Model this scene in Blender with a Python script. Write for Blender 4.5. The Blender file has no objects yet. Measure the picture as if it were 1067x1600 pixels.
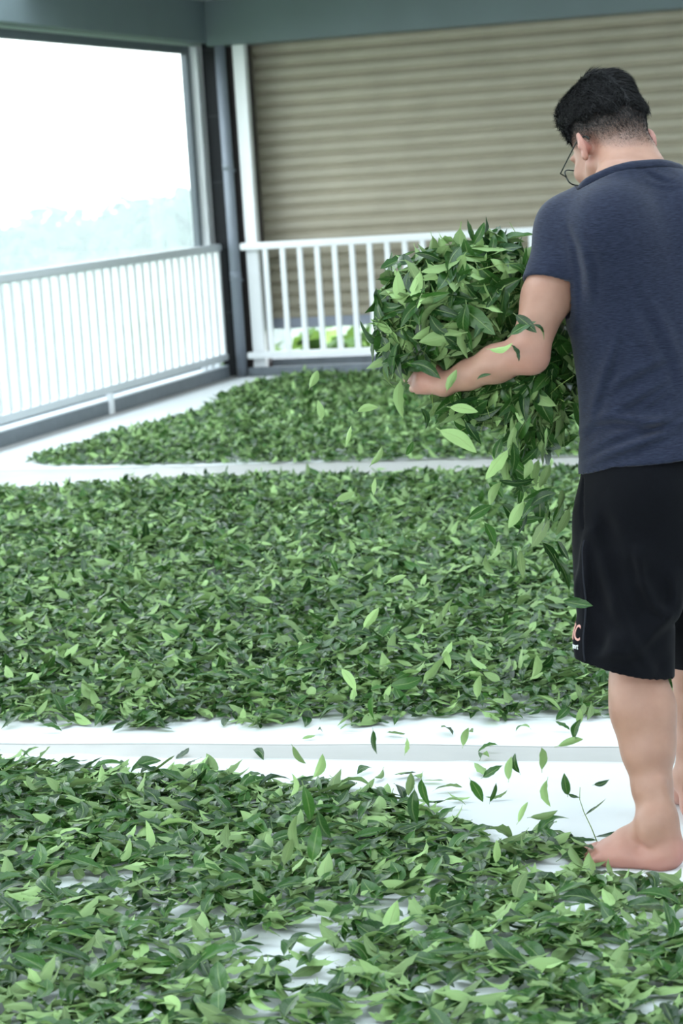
# Tea leaves spread to wither on white sheets on a covered terrace; a man scatters an armful of leaves.
import bpy, math, random
import numpy as np
from mathutils import Vector, Matrix
try:
    import openvdb
except ImportError:
    import pyopenvdb as openvdb

rng = np.random.default_rng(7)
random.seed(7)
SC = bpy.context.scene
COL = SC.collection

# ------------------------------------------------------------------ camera
YAW, PITCH, ROLL, FPX, CAMH = .2982, .1439, -.0642, 3636.0, 1.5
_cy, _sy, _cp, _sp = math.cos(YAW), math.sin(YAW), math.cos(PITCH), math.sin(PITCH)
_f = np.array([-_sy*_cp, _cy*_cp, -_sp]); _r = np.array([_cy, _sy, 0.]); _u = np.cross(_r, _f)
_r2 = _r*math.cos(ROLL) + _u*math.sin(ROLL); _u2 = -_r*math.sin(ROLL) + _u*math.cos(ROLL)
CM = np.array([_r2, _u2, -_f]); CAM = np.array([0, 0, CAMH])

def ray(px, py):
    return CM.T @ np.array([(px-533.5)/FPX, -(py-800)/FPX, -1.])
def at(px, py, depth):            # point of the place seen at a pixel, at a distance along the view axis
    return CAM + ray(px, py)*depth
def ground(px, py, z=0.):
    d = ray(px, py); return CAM + d*((z-CAMH)/d[2])
def project(p):
    c = (np.asarray(p)-CAM) @ CM.T
    return 533.5-FPX*c[..., 0]/c[..., 2], 800+FPX*c[..., 1]/c[..., 2], -c[..., 2]

cam_data = bpy.data.cameras.new('camera'); cam = bpy.data.objects.new('camera', cam_data); COL.objects.link(cam)
cam_data.sensor_fit = 'VERTICAL'; cam_data.sensor_height = 36; cam_data.sensor_width = 24
cam_data.lens = FPX*36/1600; cam_data.clip_start = .1; cam_data.clip_end = 2000
m4 = Matrix.Identity(4)
for i in range(3):
    for j in range(3): m4[i][j] = CM[j][i]
    m4[i][3] = CAM[i]
cam.matrix_world = m4
cam_data.dof.use_dof = True; cam_data.dof.focus_distance = 5.6; cam_data.dof.aperture_fstop = 6.2
SC.camera = cam

# ------------------------------------------------------------------ materials
def new_mat(name):
    m = bpy.data.materials.new(name); m.use_nodes = True
    nt = m.node_tree; return m, nt, nt.nodes['Principled BSDF']
def node(nt, typ, **kw):
    n = nt.nodes.new(typ)
    for k, v in kw.items(): setattr(n, k, v)
    return n
def ramp(nt, stops):
    n = nt.nodes.new('ShaderNodeValToRGB')
    e = n.color_ramp.elements
    while len(e) < len(stops): e.new(.5)
    for el, (p, c) in zip(e, stops):
        el.position = p; el.color = (*c, 1)
    return n
def mixc(nt, fac, a, b):
    n = nt.nodes.new('ShaderNodeMix'); n.data_type = 'RGBA'
    for s, v in ((0, fac), (6, a), (7, b)):
        if hasattr(v, 'is_linked') or hasattr(v, 'links'): nt.links.new(v, n.inputs[s])
        elif isinstance(v, tuple): n.inputs[s].default_value = (*v, 1) if len(v) == 3 else v
        else: n.inputs[s].default_value = v
    return n.outputs[2]
def plain(name, col, rough=.5, metal=0., noise=.0, nscale=30., bump=0., spec=.5):
    m, nt, b = new_mat(name)
    b.inputs['Roughness'].default_value = rough; b.inputs['Metallic'].default_value = metal
    b.inputs['Specular IOR Level'].default_value = spec
    tc = node(nt, 'ShaderNodeTexCoord'); nz = node(nt, 'ShaderNodeTexNoise')
    nz.inputs['Scale'].default_value = nscale; nz.inputs['Detail'].default_value = 4
    nt.links.new(tc.outputs['Object'], nz.inputs['Vector'])
    k = noise
    rp = ramp(nt, [(.3, tuple(c*(1-k) for c in col)), (.7, tuple(min(1, c*(1+k)) for c in col))])
    nt.links.new(nz.outputs['Fac'], rp.inputs['Fac']); nt.links.new(rp.outputs['Color'], b.inputs['Base Color'])
    if bump:
        bp = node(nt, 'ShaderNodeBump'); bp.inputs['Strength'].default_value = bump; bp.inputs['Distance'].default_value = .01
        nt.links.new(nz.outputs['Fac'], bp.inputs['Height']); nt.links.new(bp.outputs['Normal'], b.inputs['Normal'])
    return m

M = {}
M['floor'] = plain('floor_concrete', (.47, .46, .445), .35, noise=.05, nscale=6, bump=.02)
M['cloth'] = plain('white_sheet', (.74, .765, .775), .85, noise=.015, nscale=9, bump=.05, spec=.1)
M['white'] = plain('white_paint', (.86, .88, .90), .35, noise=.02, nscale=5)
M['rail_grey'] = plain('pale_rail_paint', (.62, .66, .69), .35, noise=.02, nscale=5)
M['beam'] = plain('blue_grey_paint', (.155, .20, .215), .5, noise=.04, nscale=3)
M['ceiling'] = plain('ceiling_paint', (.42, .46, .47), .8, noise=.03, nscale=3)
M['curb'] = plain('curb_paint', (.155, .18, .205), .5, noise=.10, nscale=14)
M['sill'] = plain('sill_metal', (.62, .68, .72), .35, noise=.03)
M['frame'] = plain('window_frame_paint', (.11, .135, .155), .4, noise=.03)
M['frame_green'] = plain('window_stile_paint', (.17, .21, .21), .4, noise=.03)
M['soffit'] = plain('soffit_board', (.50, .62, .54), .7, noise=.03)
M['pipe'] = plain('grey_pvc', (.25, .28, .33), .4, noise=.04, nscale=8)
M['brown'] = plain('dark_brown_paint', (.055, .045, .045), .5, noise=.1)
M['shutter_bar'] = plain('shutter_bar_metal', (.30, .33, .40), .4, metal=.3, noise=.05)
M['shutter'] = plain('beige_shutter_metal', (.40, .36, .275), .45, noise=.06, nscale=4)
M['bark'] = plain('bark', (.10, .075, .05), .9, noise=.3, nscale=6)
M['hill'] = plain('hill_ground', (.10, .16, .05), .95, noise=.35, nscale=.3)
M['stem'] = plain('leaf_stem', (.16, .25, .06), .5, noise=.1, nscale=60)
M['glassframe'] = plain('dark_green_metal', (.02, .03, .028), .25, metal=.6)
M['print_pink'] = plain('pink_print', (.62, .33, .28), .8, noise=.12, nscale=260)
M['print_white'] = plain('white_print', (.75, .78, .78), .8)

# tiles on the corner column
m, nt, b = new_mat('black_tile')
tc = node(nt, 'ShaderNodeTexCoord'); br = node(nt, 'ShaderNodeTexBrick')
mp = node(nt, 'ShaderNodeMapping'); mp.inputs['Rotation'].default_value = (math.pi/2, 0, 0)
br.inputs['Color1'].default_value = (.012, .014, .017, 1); br.inputs['Color2'].default_value = (.016, .018, .021, 1)
br.inputs['Mortar'].default_value = (.035, .04, .045, 1); br.inputs['Scale'].default_value = 1
br.inputs['Brick Width'].default_value = .6; br.inputs['Row Height'].default_value = .5; br.inputs['Mortar Size'].default_value = .006
nt.links.new(tc.outputs['Object'], mp.inputs['Vector']); nt.links.new(mp.outputs['Vector'], br.inputs['Vector'])
nt.links.new(br.outputs['Color'], b.inputs['Base Color']); b.inputs['Roughness'].default_value = .55; b.inputs['Specular IOR Level'].default_value = .2
M['tile'] = m

# glass pane
m, nt, b = new_mat('window_glass'); out = nt.nodes['Material Output']
tr = node(nt, 'ShaderNodeBsdfTransparent'); gl = node(nt, 'ShaderNodeBsdfGlossy'); fr = node(nt, 'ShaderNodeFresnel'); mx = node(nt, 'ShaderNodeMixShader')
tr.inputs['Color'].default_value = (.96, .98, .98, 1); gl.inputs['Roughness'].default_value = .02; fr.inputs['IOR'].default_value = 1.35
ge = node(nt, 'ShaderNodeNewGeometry'); mm = node(nt, 'ShaderNodeMath', operation='MULTIPLY_ADD'); mm.inputs[1].default_value = -1; mm.inputs[2].default_value = 1
mul = node(nt, 'ShaderNodeMath', operation='MULTIPLY'); nt.links.new(ge.outputs['Backfacing'], mm.inputs[0]); nt.links.new(mm.outputs[0], mul.inputs[0]); nt.links.new(fr.outputs[0], mul.inputs[1])
nt.links.new(mul.outputs[0], mx.inputs[0]); nt.links.new(tr.outputs[0], mx.inputs[1]); nt.links.new(gl.outputs[0], mx.inputs[2])
nt.links.new(mx.outputs[0], out.inputs['Surface']); nt.nodes.remove(b)
M['glass'] = m

# tea leaf: upper face darker and glossy, underside paler and matt; pale midrib and side veins
def leaf_material(name, top_dark, top_light, under, vein, rough=.30, trans=.17):
    m, nt, b = new_mat(name); out = nt.nodes['Material Output']
    at_t = node(nt, 'ShaderNodeAttribute'); at_t.attribute_name = 'tint'
    at_v = node(nt, 'ShaderNodeAttribute'); at_v.attribute_name = 'lv'
    sep = node(nt, 'ShaderNodeSeparateXYZ'); nt.links.new(at_v.outputs['Vector'], sep.inputs[0])
    ab = node(nt, 'ShaderNodeMath', operation='ABSOLUTE'); nt.links.new(sep.outputs[0], ab.inputs[0])
    mid = node(nt, 'ShaderNodeMapRange'); mid.inputs[1].default_value = .03; mid.inputs[2].default_value = .10
    mid.inputs[3].default_value = 1; mid.inputs[4].default_value = 0; nt.links.new(ab.outputs[0], mid.inputs[0])
    # side veins: v*9 - |u|*2.2
    m1 = node(nt, 'ShaderNodeMath', operation='MULTIPLY'); m1.inputs[1].default_value = 9; nt.links.new(sep.outputs[1], m1.inputs[0])
    m2 = node(nt, 'ShaderNodeMath', operation='MULTIPLY_ADD'); m2.inputs[1].default_value = -1.6
    nt.links.new(ab.outputs[0], m2.inputs[0]); nt.links.new(m1.outputs[0], m2.inputs[2])
    fr_ = node(nt, 'ShaderNodeMath', operation='FRACT'); nt.links.new(m2.outputs[0], fr_.inputs[0])
    sv = node(nt, 'ShaderNodeMapRange'); sv.inputs[1].default_value = .0; sv.inputs[2].default_value = .12
    sv.inputs[3].default_value = .35; sv.inputs[4].default_value = 0; nt.links.new(fr_.outputs[0], sv.inputs[0])
    vm = node(nt, 'ShaderNodeMath', operation='MAXIMUM'); nt.links.new(mid.outputs[0], vm.inputs[0]); nt.links.new(sv.outputs[0], vm.inputs[1])
    vs = node(nt, 'ShaderNodeMath', operation='MULTIPLY'); vs.inputs[1].default_value = .55; nt.links.new(vm.outputs[0], vs.inputs[0])
    top = mixc(nt, at_t.outputs['Fac'], top_dark, top_light)
    und = mixc(nt, at_t.outputs['Fac'], tuple(c*.55 for c in under), tuple(min(1, c*1.5) for c in under))
    geo = node(nt, 'ShaderNodeNewGeometry')
    face = mixc(nt, geo.outputs['Backfacing'], top, und)
    fin = mixc(nt, vs.outputs[0], face, vein)
    nt.links.new(fin, b.inputs['Base Color'])
    rr = node(nt, 'ShaderNodeMapRange'); rr.inputs[3].default_value = rough; rr.inputs[4].default_value = .58
    nt.links.new(geo.outputs['Backfacing'], rr.inputs[0]); nt.links.new(rr.outputs[0], b.inputs['Roughness'])
    b.inputs['Specular IOR Level'].default_value = .42
    bp = node(nt, 'ShaderNodeBump'); bp.inputs['Strength'].default_value = .35; bp.inputs['Distance'].default_value = .0015
    nt.links.new(vm.outputs[0], bp.inputs['Height']); nt.links.new(bp.outputs['Normal'], b.inputs['Normal'])
    tl = node(nt, 'ShaderNodeBsdfTranslucent'); nt.links.new(fin, tl.inputs['Color'])
    mx = node(nt, 'ShaderNodeMixShader'); mx.inputs[0].default_value = trans
    nt.links.new(b.outputs[0], mx.inputs[1]); nt.links.new(tl.outputs[0], mx.inputs[2]); nt.links.new(mx.outputs[0], out.inputs['Surface'])
    return m
M['leaf'] = leaf_material('tea_leaf', (.006, .034, .007), (.048, .145, .024), (.235, .37, .135), (.27, .38, .14), rough=.28)

# fabrics
m, nt, b = new_mat('navy_heather_jersey')
tc = node(nt, 'ShaderNodeTexCoord'); mp = node(nt, 'ShaderNodeMapping'); mp.inputs['Scale'].default_value = (70, 70, 900)
nz = node(nt, 'ShaderNodeTexNoise'); nz.inputs['Scale'].default_value = 1; nz.inputs['Detail'].default_value = 3
nt.links.new(tc.outputs['Object'], mp.inputs['Vector']); nt.links.new(mp.outputs['Vector'], nz.inputs['Vector'])
rp = ramp(nt, [(.32, (.0050, .0078, .021)), (.70, (.0215, .0285, .056))])
nt.links.new(nz.outputs['Fac'], rp.inputs['Fac']); nt.links.new(rp.outputs['Color'], b.inputs['Base Color'])
b.inputs['Roughness'].default_value = .9; b.inputs['Specular IOR Level'].default_value = .2
b.inputs['Sheen Weight'].default_value = .12; b.inputs['Sheen Roughness'].default_value = .5
bp = node(nt, 'ShaderNodeBump'); bp.inputs['Strength'].default_value = .12; bp.inputs['Distance'].default_value = .002
nt.links.new(nz.outputs['Fac'], bp.inputs['Height']); nt.links.new(bp.outputs['Normal'], b.inputs['Normal'])
M['shirt'] = m
m = plain('black_shorts_cotton', (.0042, .0047, .0066), .95, noise=.15, nscale=300, bump=.05, spec=.06)
bb = m.node_tree.nodes['Principled BSDF']; bb.inputs['Sheen Weight'].default_value = .04
M['shorts'] = m
m = plain('shorts_seam_thread', (.016, .018, .024), .95, spec=.15); M['seam'] = m
m, nt, b = new_mat('black_hair')
b.inputs['Base Color'].default_value = (.007, .007, .008, 1); b.inputs['Roughness'].default_value = .6; b.inputs['Specular IOR Level'].default_value = .25
M['hair'] = m

# skin: pink attribute (ears, feet, elbow, heel) and stubble attribute (clipped scalp)
m, nt, b = new_mat('skin')
a1 = node(nt, 'ShaderNodeAttribute'); a1.attribute_name = 'pink'
a2 = node(nt, 'ShaderNodeAttribute'); a2.attribute_name = 'stubble'
tc = node(nt, 'ShaderNodeTexCoord'); nz = node(nt, 'ShaderNodeTexNoise'); nz.inputs['Scale'].default_value = 22; nz.inputs['Detail'].default_value = 5
nt.links.new(tc.outputs['Object'], nz.inputs['Vector'])
rp = ramp(nt, [(.3, (.325, .175, .125)), (.7, (.39, .222, .162))])
nt.links.new(nz.outputs['Fac'], rp.inputs['Fac'])
c1 = mixc(nt, a1.outputs['Fac'], rp.outputs['Color'], (.50, .21, .185))
n2 = node(nt, 'ShaderNodeTexNoise'); n2.inputs['Scale'].default_value = 420; n2.inputs['Detail'].default_value = 2
nt.links.new(tc.outputs['Object'], n2.inputs['Vector'])
mr = node(nt, 'ShaderNodeMath', operation='MULTIPLY_ADD'); mr.inputs[1].default_value = .7; mr.inputs[2].default_value = -.35
nt.links.new(n2.outputs['Fac'], mr.inputs[0])
ad = node(nt, 'ShaderNodeMath', operation='ADD'); ad.use_clamp = True
nt.links.new(a2.outputs['Fac'], ad.inputs[0]); nt.links.new(mr.outputs[0], ad.inputs[1])
gate = node(nt, 'ShaderNodeMath', operation='MULTIPLY'); gate.use_clamp = True
g2 = node(nt, 'ShaderNodeMath', operation='MULTIPLY'); g2.inputs[1].default_value = 3; g2.use_clamp = True
nt.links.new(a2.outputs['Fac'], g2.inputs[0]); nt.links.new(ad.outputs[0], gate.inputs[0]); nt.links.new(g2.outputs[0], gate.inputs[1])
c2 = mixc(nt, gate.outputs[0], c1, (.016, .014, .013))
nt.links.new(c2, b.inputs['Base Color'])
b.inputs['Roughness'].default_value = .5; b.inputs['Subsurface Weight'].default_value = .12
b.inputs['Subsurface Radius'].default_value = (.012, .005, .003)
bp = node(nt, 'ShaderNodeBump'); bp.inputs['Strength'].default_value = .06; bp.inputs['Distance'].default_value = .003
nt.links.new(nz.outputs['Fac'], bp.inputs['Height']); nt.links.new(bp.outputs['Normal'], b.inputs['Normal'])
M['skin'] = m

# foliage of the far trees
def foliage(name, a, b_):
    m, nt, b = new_mat(name)
    tc = node(nt, 'ShaderNodeTexCoord'); nz = node(nt, 'ShaderNodeTexNoise'); nz.inputs['Scale'].default_value = 1.3; nz.inputs['Detail'].default_value = 8
    nt.links.new(tc.outputs['Object'], nz.inputs['Vector'])
    rp = ramp(nt, [(.35, a), (.65, b_)]); nt.links.new(nz.outputs['Fac'], rp.inputs['Fac'])
    nt.links.new(rp.outputs['Color'], b.inputs['Base Color']); b.inputs['Roughness'].default_value = .8
    return m
M['fol1'] = foliage('foliage_mid', (.06, .13, .03), (.14, .24, .06))
M['fol2'] = foliage('foliage_bright', (.12, .24, .04), (.26, .40, .09))
M['fol3'] = foliage('foliage_dark', (.03, .065, .035), (.075, .13, .065))

# ------------------------------------------------------------------ mesh helpers
def link(name, me, mat=None, parent=None, smooth=False):
    o = bpy.data.objects.new(name, me); COL.objects.link(o)
    if mat is not None and not me.materials: me.materials.append(mat)
    if parent is not None: o.parent = parent
    if smooth: me.shade_smooth()
    return o
def tag(o, label, cat, group=None, kind=None):
    o['label'] = label; o['category'] = cat
    if group: o['group'] = group
    if kind: o['kind'] = kind
    return o
def struct(o): o['kind'] = 'structure'; return o
def empty(name, loc=(0, 0, 0)):
    o = bpy.data.objects.new(name, None); COL.objects.link(o); o.location = loc; o.empty_display_size = .1; return o
def part(name, me, mat, root, smooth=False):      # mesh in world coordinates, parented to a root standing at its base
    o = link(name, me, mat, root, smooth)
    w = Vector((0, 0, 0)); p = root
    while p is not None: w += p.location; p = p.parent
    o.location = -w
    return o
class MB:
    def __init__(s): s.v = []; s.f = []
    def add(s, vs, fs):
        n = len(s.v); s.v += [tuple(map(float, q)) for q in vs]; s.f += [tuple(n+i for i in q) for q in fs]; return s
    def box(s, x0, x1, y0, y1, z0, z1, bev=0.):
        b = min(bev, (x1-x0)/2.01, (y1-y0)/2.01, (z1-z0)/2.01)
        if b <= 0:
            v = [(x, y, z) for z in (z0, z1) for y in (y0, y1) for x in (x0, x1)]
            return s.add(v, [(0, 2, 3, 1), (4, 5, 7, 6), (0, 1, 5, 4), (2, 6, 7, 3), (0, 4, 6, 2), (1, 3, 7, 5)])
        def ring(z, i): return [(x0+b+i*-b+0, y0+b, z)]
        # chamfered box through bmesh
        import bmesh
        bm = bmesh.new(); bmesh.ops.create_cube(bm, size=1)
        bmesh.ops.scale(bm, vec=(x1-x0, y1-y0, z1-z0), verts=bm.verts)
        bmesh.ops.translate(bm, vec=((x0+x1)/2, (y0+y1)/2, (z0+z1)/2), verts=bm.verts)
        bmesh.ops.bevel(bm, geom=bm.edges[:], offset=b, segments=2, affect='EDGES')
        bm.verts.index_update()
        vs = [v.co[:] for v in bm.verts]; fs = [[v.index for v in f.verts] for f in bm.faces]; bm.free()
        return s.add(vs, fs)
    def tube(s, pts, rad, n=12, cap=True):
        pts = [np.asarray(p, float) for p in pts]; rad = rad if hasattr(rad, '__len__') else [rad]*len(pts)
        t0 = pts[1]-pts[0]; ref = np.array([0, 0, 1.]) if abs(t0[2]) < .9*np.linalg.norm(t0) else np.array([1., 0, 0])
        vs = []; fs = []
        for i, p in enumerate(pts):
            t = pts[min(i+1, len(pts)-1)]-pts[max(i-1, 0)]; t = t/np.linalg.norm(t)
            a = np.cross(t, ref); a /= np.linalg.norm(a); b = np.cross(t, a); ref = -np.cross(t, a) if False else ref
            for k in range(n):
                w = 2*math.pi*k/n; vs.append(p+rad[i]*(a*math.cos(w)+b*math.sin(w)))
        for i in range(len(pts)-1):
            for k in range(n):
                fs.append((i*n+k, i*n+(k+1) % n, (i+1)*n+(k+1) % n, (i+1)*n+k))
        if cap: fs.append(tuple(range(n))[::-1]); fs.append(tuple((len(pts)-1)*n+k for k in range(n)))
        return s.add(vs, fs)
    def me(s, name='mesh'):
        m = bpy.data.meshes.new(name); m.from_pydata(s.v, [], s.f); m.update(); return m
def np_mesh(name, V, Q, attrs=None, smooth=True):     # quads from numpy arrays
    m = bpy.data.meshes.new(name); nv, nq = len(V), len(Q); k = Q.shape[1]
    m.vertices.add(nv); m.vertices.foreach_set('co', np.ascontiguousarray(V, np.float32).ravel())
    m.loops.add(nq*k); m.loops.foreach_set('vertex_index', np.ascontiguousarray(Q, np.int32).ravel())
    m.polygons.add(nq); m.polygons.foreach_set('loop_start', np.arange(0, nq*k, k, dtype=np.int32))
    m.update(calc_edges=True)
    for an, (tp, arr) in (attrs or {}).items():
        a = m.attributes.new(an, tp, 'POINT')
        a.data.foreach_set('vector' if tp == 'FLOAT_VECTOR' else 'value', np.ascontiguousarray(arr, np.float32).ravel())
    if smooth: m.shade_smooth()
    return m
def box_obj(name, dims, mat, bev=0., parent=None):
    me = MB().box(*dims, bev=bev).me(name); return part(name, me, mat, parent) if parent else link(name, me, mat)

#@@SETTING
# ------------------------------------------------------------------ the terrace
XW, YB = -6.044, 16.98            # inner face of the left curb, face of the back curb
CEIL = 2.86
# floor slab
struct(box_obj('floor', (-6.27, 3.34, -2.5, 17.45, -.18, 0), M['floor']))
ADDED_SKYLIGHTS = [(.6, 1.9), (4.1, 5.5), (8.0, 9.6), (11.9, 13.6)]          # unseen glazed bands, added to the roof for top light
f = MB(); y = -2.5
for a, b_ in ADDED_SKYLIGHTS + [(17.6, None)]:
    f.box(-6.35, 3.34, y, a, CEIL, CEIL+.14); y = b_
struct(link('ceiling', f.me(), M['ceiling']))
for i, (a, b_) in enumerate(ADDED_SKYLIGHTS):
    struct(box_obj('window_%d' % (i+2), (-6.35, 3.34, a, b_, CEIL+.06, CEIL+.07), M['glass']))  # added roof panes, out of view, that light the beds from above
# beams
struct(box_obj('trim_1', (-6.17, -6.044, -2.5, 17.05, 2.548, CEIL), M['beam'], .006))
struct(box_obj('trim_2', (-6.044, 3.2, 16.95, 17.25, 2.52, CEIL), M['beam'], .006))
# lighter board between beam and window head
struct(box_obj('trim_3', (-6.235, -6.172, -2.5, 17.30, 2.532, 2.66), M['soffit'], .003))
# curbs
struct(box_obj('baseboard_left', (-6.26, XW, 3.2, 16.97, 0, .088), M['curb'], .004))
struct(box_obj('trim_4', (-6.27, XW-.002, 3.2, 16.96, .088, .098), M['sill'], .002))
struct(box_obj('baseboard_back', (-5.90, 3.2, 16.985, 17.03, 0, .066), M['curb'], .004))
# corner column, strip beside it
struct(box_obj('wall_corner', (-6.122, -5.995, 17.055, 17.34, 0, CEIL), M['tile']))
struct(box_obj('trim_5', (-5.993, -5.80, 17.20, 17.29, 0, CEIL), M['brown']))
struct(box_obj('added_wall_right', (3.22, 3.34, -2.5, 17.6, 0, CEIL), M['ceiling']))  # unseen wall, added so the light comes mainly from the left
# left window: frame and pane
wr = struct(empty('window_1', (-6.21, 10, .1)))
f = MB()
f.box(-6.235, -6.185, 3.2, 16.96, 2.474, 2.532, .004); f.box(-6.235, -6.185, 3.2, 16.96, .10, .13, .004)
f.box(-6.235, -6.185, 16.885, 16.96, .13, 2.475, .004)
part('window_frame', f.me(), M['frame'], wr)
f = MB(); f.box(-6.213, -6.207, 3.2, 16.885, .13, 2.474); part('pane', f.me(), M['glass'], wr)
for y0, y1 in ((16.966, 17.026), (17.085, 17.162)):
    f = MB(); f.box(-6.225, -6.135, y0, y1, .10, 2.532, .005); part('guide_track', f.me(), M['white'], wr)
f = MB(); f.box(-6.235, -6.195, 17.026, 17.085, .10, 2.532); part('track_channel', f.me(), M['brown'], wr)
f = MB(); f.box(-6.24, -6.19, 17.164, 17.40, .10, 2.532, .004); part('stile', f.me(), M['frame_green'], wr)

# grey downpipe in the corner
pr = tag(empty('downpipe', (-5.956, 17.004, 0)), 'grey plastic downpipe standing in the corner beside the black column', 'pipe')
part('pipe', MB().tube([(-5.956, 17.004, 0), (-5.956, 17.004, 2.54)], .042, 28).me(), M['pipe'], pr, True)
for z in (.78, 1.62):
    part('coupling', MB().tube([(-5.956, 17.004, z-.035), (-5.956, 17.004, z+.035)], .0445, 28).me(), M['pipe'], pr, True)
    part('pipe_clip', MB().box(-6.0, -5.912, 17.046, 17.056, z-.05, z-.030, .001).me(), M['pipe'], pr)

# back opening: white post, roller shutter
struct(box_obj('trim_6', (-5.872, -5.774, 17.04, 17.12, .0, 2.53), M['white'], .006))
struct(box_obj('trim_7', (-5.95, 3.2, 17.30, 17.42, 0, .10), M['curb'], .004))
sr = tag(empty('roller_shutter', (-2, 17.36, .36)), 'beige corrugated roller shutter lowered almost to the floor behind the back railing', 'shutter')
zs = np.arange(.40, 2.80, .0075); ph = ((zs-.40)/.098) % 1.0
prof = np.where(ph < .86, .030*np.sqrt(np.clip(1-((ph-.43)/.43)**2, 0, 1))**.8, -.004)
zz = zs
xs = np.linspace(-5.925, 3.1, 3)
V = np.array([(x, 17.36-p, z) for x in xs for z, p in zip(zz, prof)] + [(x, 17.372, z) for x in xs for z in zz])
nz_ = len(zz); Q = []
for s_ in range(2):
    for i in range(2):
        for j in range(nz_-1):
            a = s_*3*nz_ + i*nz_ + j; q = (a, a+nz_, a+nz_+1, a+1); Q.append(q if s_ == 0 else q[::-1])
me = np_mesh('curtain', V, np.array(Q), smooth=True)
part('curtain', me, M['shutter'], sr)
part('bottom_bar', MB().box(-5.925, 3.1, 17.325, 17.38, .335, .415, .006).me(), M['shutter_bar'], sr)
part('side_channel', MB().box(-5.95, -5.905, 17.31, 17.40, .0, 2.8, .003).me(), M['brown'], sr)
part('side_channel', MB().box(3.08, 3.12, 17.31, 17.40, .0, 2.8, .003).me(), M['brown'], sr)

# back railing
def railing(name, label, along, a0, a1, c, zt, zb, post_spacing, first, mat, extra):
    mid = (a0+a1)/2
    loc = (mid, c, 0) if along == 'x' else (c, mid, 0)
    r = tag(empty(name, loc), label, 'railing')
    def bx(p0, p1, h0, z0, z1, bev=.004):
        return MB().box(p0, p1, c-h0, c+h0, z0, z1, bev) if along == 'x' else MB().box(c-h0, c+h0, p0, p1, z0, z1, bev)
    part('top_rail', bx(a0, a1, .032, zt-.055, zt, .008).me(), M['white'] if along == 'x' else M['rail_grey'], r)
    part('bottom_rail', bx(a0, a1, .028, zb-.05, zb, .006).me(), M['white'] if along == 'x' else M['rail_grey'], r)
    p = first; n = 0
    while p < a1-.02 and n < 95:
        part('baluster', bx(p-.02, p+.02, .016 if along == 'x' else .02, zb-.002, zt-.053, .003).me(), mat, r); p += post_spacing; n += 1
    for q in extra:
        part('foot_post', bx(q-.02, q+.02, .018, .0, zb-.048, .003).me(), mat, r)
    return r
railing('metal_railing', 'white metal railing along the back edge in front of the beige shutter', 'x', -5.895, 3.1, 17.00, 1.025, .185, .1385, -5.70, M['white'], [])
railing('metal_railing', 'white metal railing along the left edge below the big window', 'y', 3.3, 16.98, -6.075, 1.03, .185, .147, 3.42, M['white'], [])
for o in list(bpy.data.objects):
    pass
lr = [o for o in bpy.data.objects if o.name.startswith('metal_railing') and o.get('label', '').find('left edge') > 0][0]
for y in (14.52, 9.9, 6.3):
    part('foot_post', MB().box(-6.06, -6.022, y-.025, y+.025, .0, .14, .003).me(), M['white'], lr)
for y in (16.50, 16.64, 16.80):
    part('foot_post', MB().box(-6.095, -6.055, y-.02, y+.02, .097, .137, .003).me(), M['white'], lr)

# white sheets the beds lie on
def sheet(name, label, poly_rows, seed, amp=.006, nx=150, ny=110):
    # poly_rows: (left_front, right_front, left_back, right_back) corners on the floor; edges wander a little
    r_ = np.random.default_rng(seed)
    lf, rf, lb, rb = [np.array(p, float) for p in poly_rows]
    U, W = np.meshgrid(np.linspace(0, 1, nx), np.linspace(0, 1, ny), indexing='ij')
    X = ((lf[0]*(1-U)+rf[0]*U)*(1-W) + (lb[0]*(1-U)+rb[0]*U)*W)
    Y = ((lf[1]*(1-U)+rf[1]*U)*(1-W) + (lb[1]*(1-U)+rb[1]*U)*W)
    Y += .012*np.sin(X*2.3+seed)*(np.abs(2*W-1)**3) + .005*np.sin(X*9+seed*2)*(np.abs(2*W-1)**6)
    Z = np.zeros_like(X)
    for k in range(46):           # soft creases
        a = r_.uniform(0, math.pi); cx = r_.uniform(X.min(), X.max()); cy = r_.uniform(Y.min(), Y.max())
        d = (X-cx)*math.sin(a) - (Y-cy)*math.cos(a); t = (X-cx)*math.cos(a)+(Y-cy)*math.sin(a)
        Z += amp*r_.uniform(.3, 1)*np.exp(-(d/r_.uniform(.012, .035))**2)*np.exp(-(t/r_.uniform(.15, .5))**2)
    Z += .003
    top = np.stack([X, Y, Z], -1).reshape(-1, 3)
    idx = np.arange(nx*ny).reshape(nx, ny)
    Q = np.stack([idx[:-1, :-1], idx[1:, :-1], idx[1:, 1:], idx[:-1, 1:]], -1).reshape(-1, 4)
    bot = top.copy(); bot[:, 2] = .0005
    b = np.concatenate([idx[:, 0], idx[-1, 1:], idx[::-1, -1][1:], idx[0, ::-1][1:-1]])
    n = len(top); S = np.stack([np.roll(b, -1), b, b+n, np.roll(b, -1)+n], -1)
    V = np.concatenate([top, bot]); QQ = np.concatenate([Q, Q[:, ::-1]+n, S])
    o = link(name, np_mesh(name, V, QQ, smooth=True), M['cloth'])
    return tag(o, label, 'cloth')
SHEET_FRONT_BACK_Y = 5.60
sheet('ground_sheet', 'white cotton sheet nearest the camera under the thin front bed of leaves', [(-3.0, 3.0), (.9, 3.0), (-3.0, 5.625), (.9, 5.575)], 3, .007)
sheet('ground_sheet', 'white cotton sheet under the large middle bed of leaves', [(-5.6, 5.735), (.9, 5.765), (-5.6, 11.09), (.9, 11.22)], 5, .005)
sheet('ground_sheet', 'white cotton sheet under the farthest bed of leaves by the railings', [(-5.93, 11.66), (.9, 11.66), (-5.93, 16.9), (.9, 16.9)], 9, .005)

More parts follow.
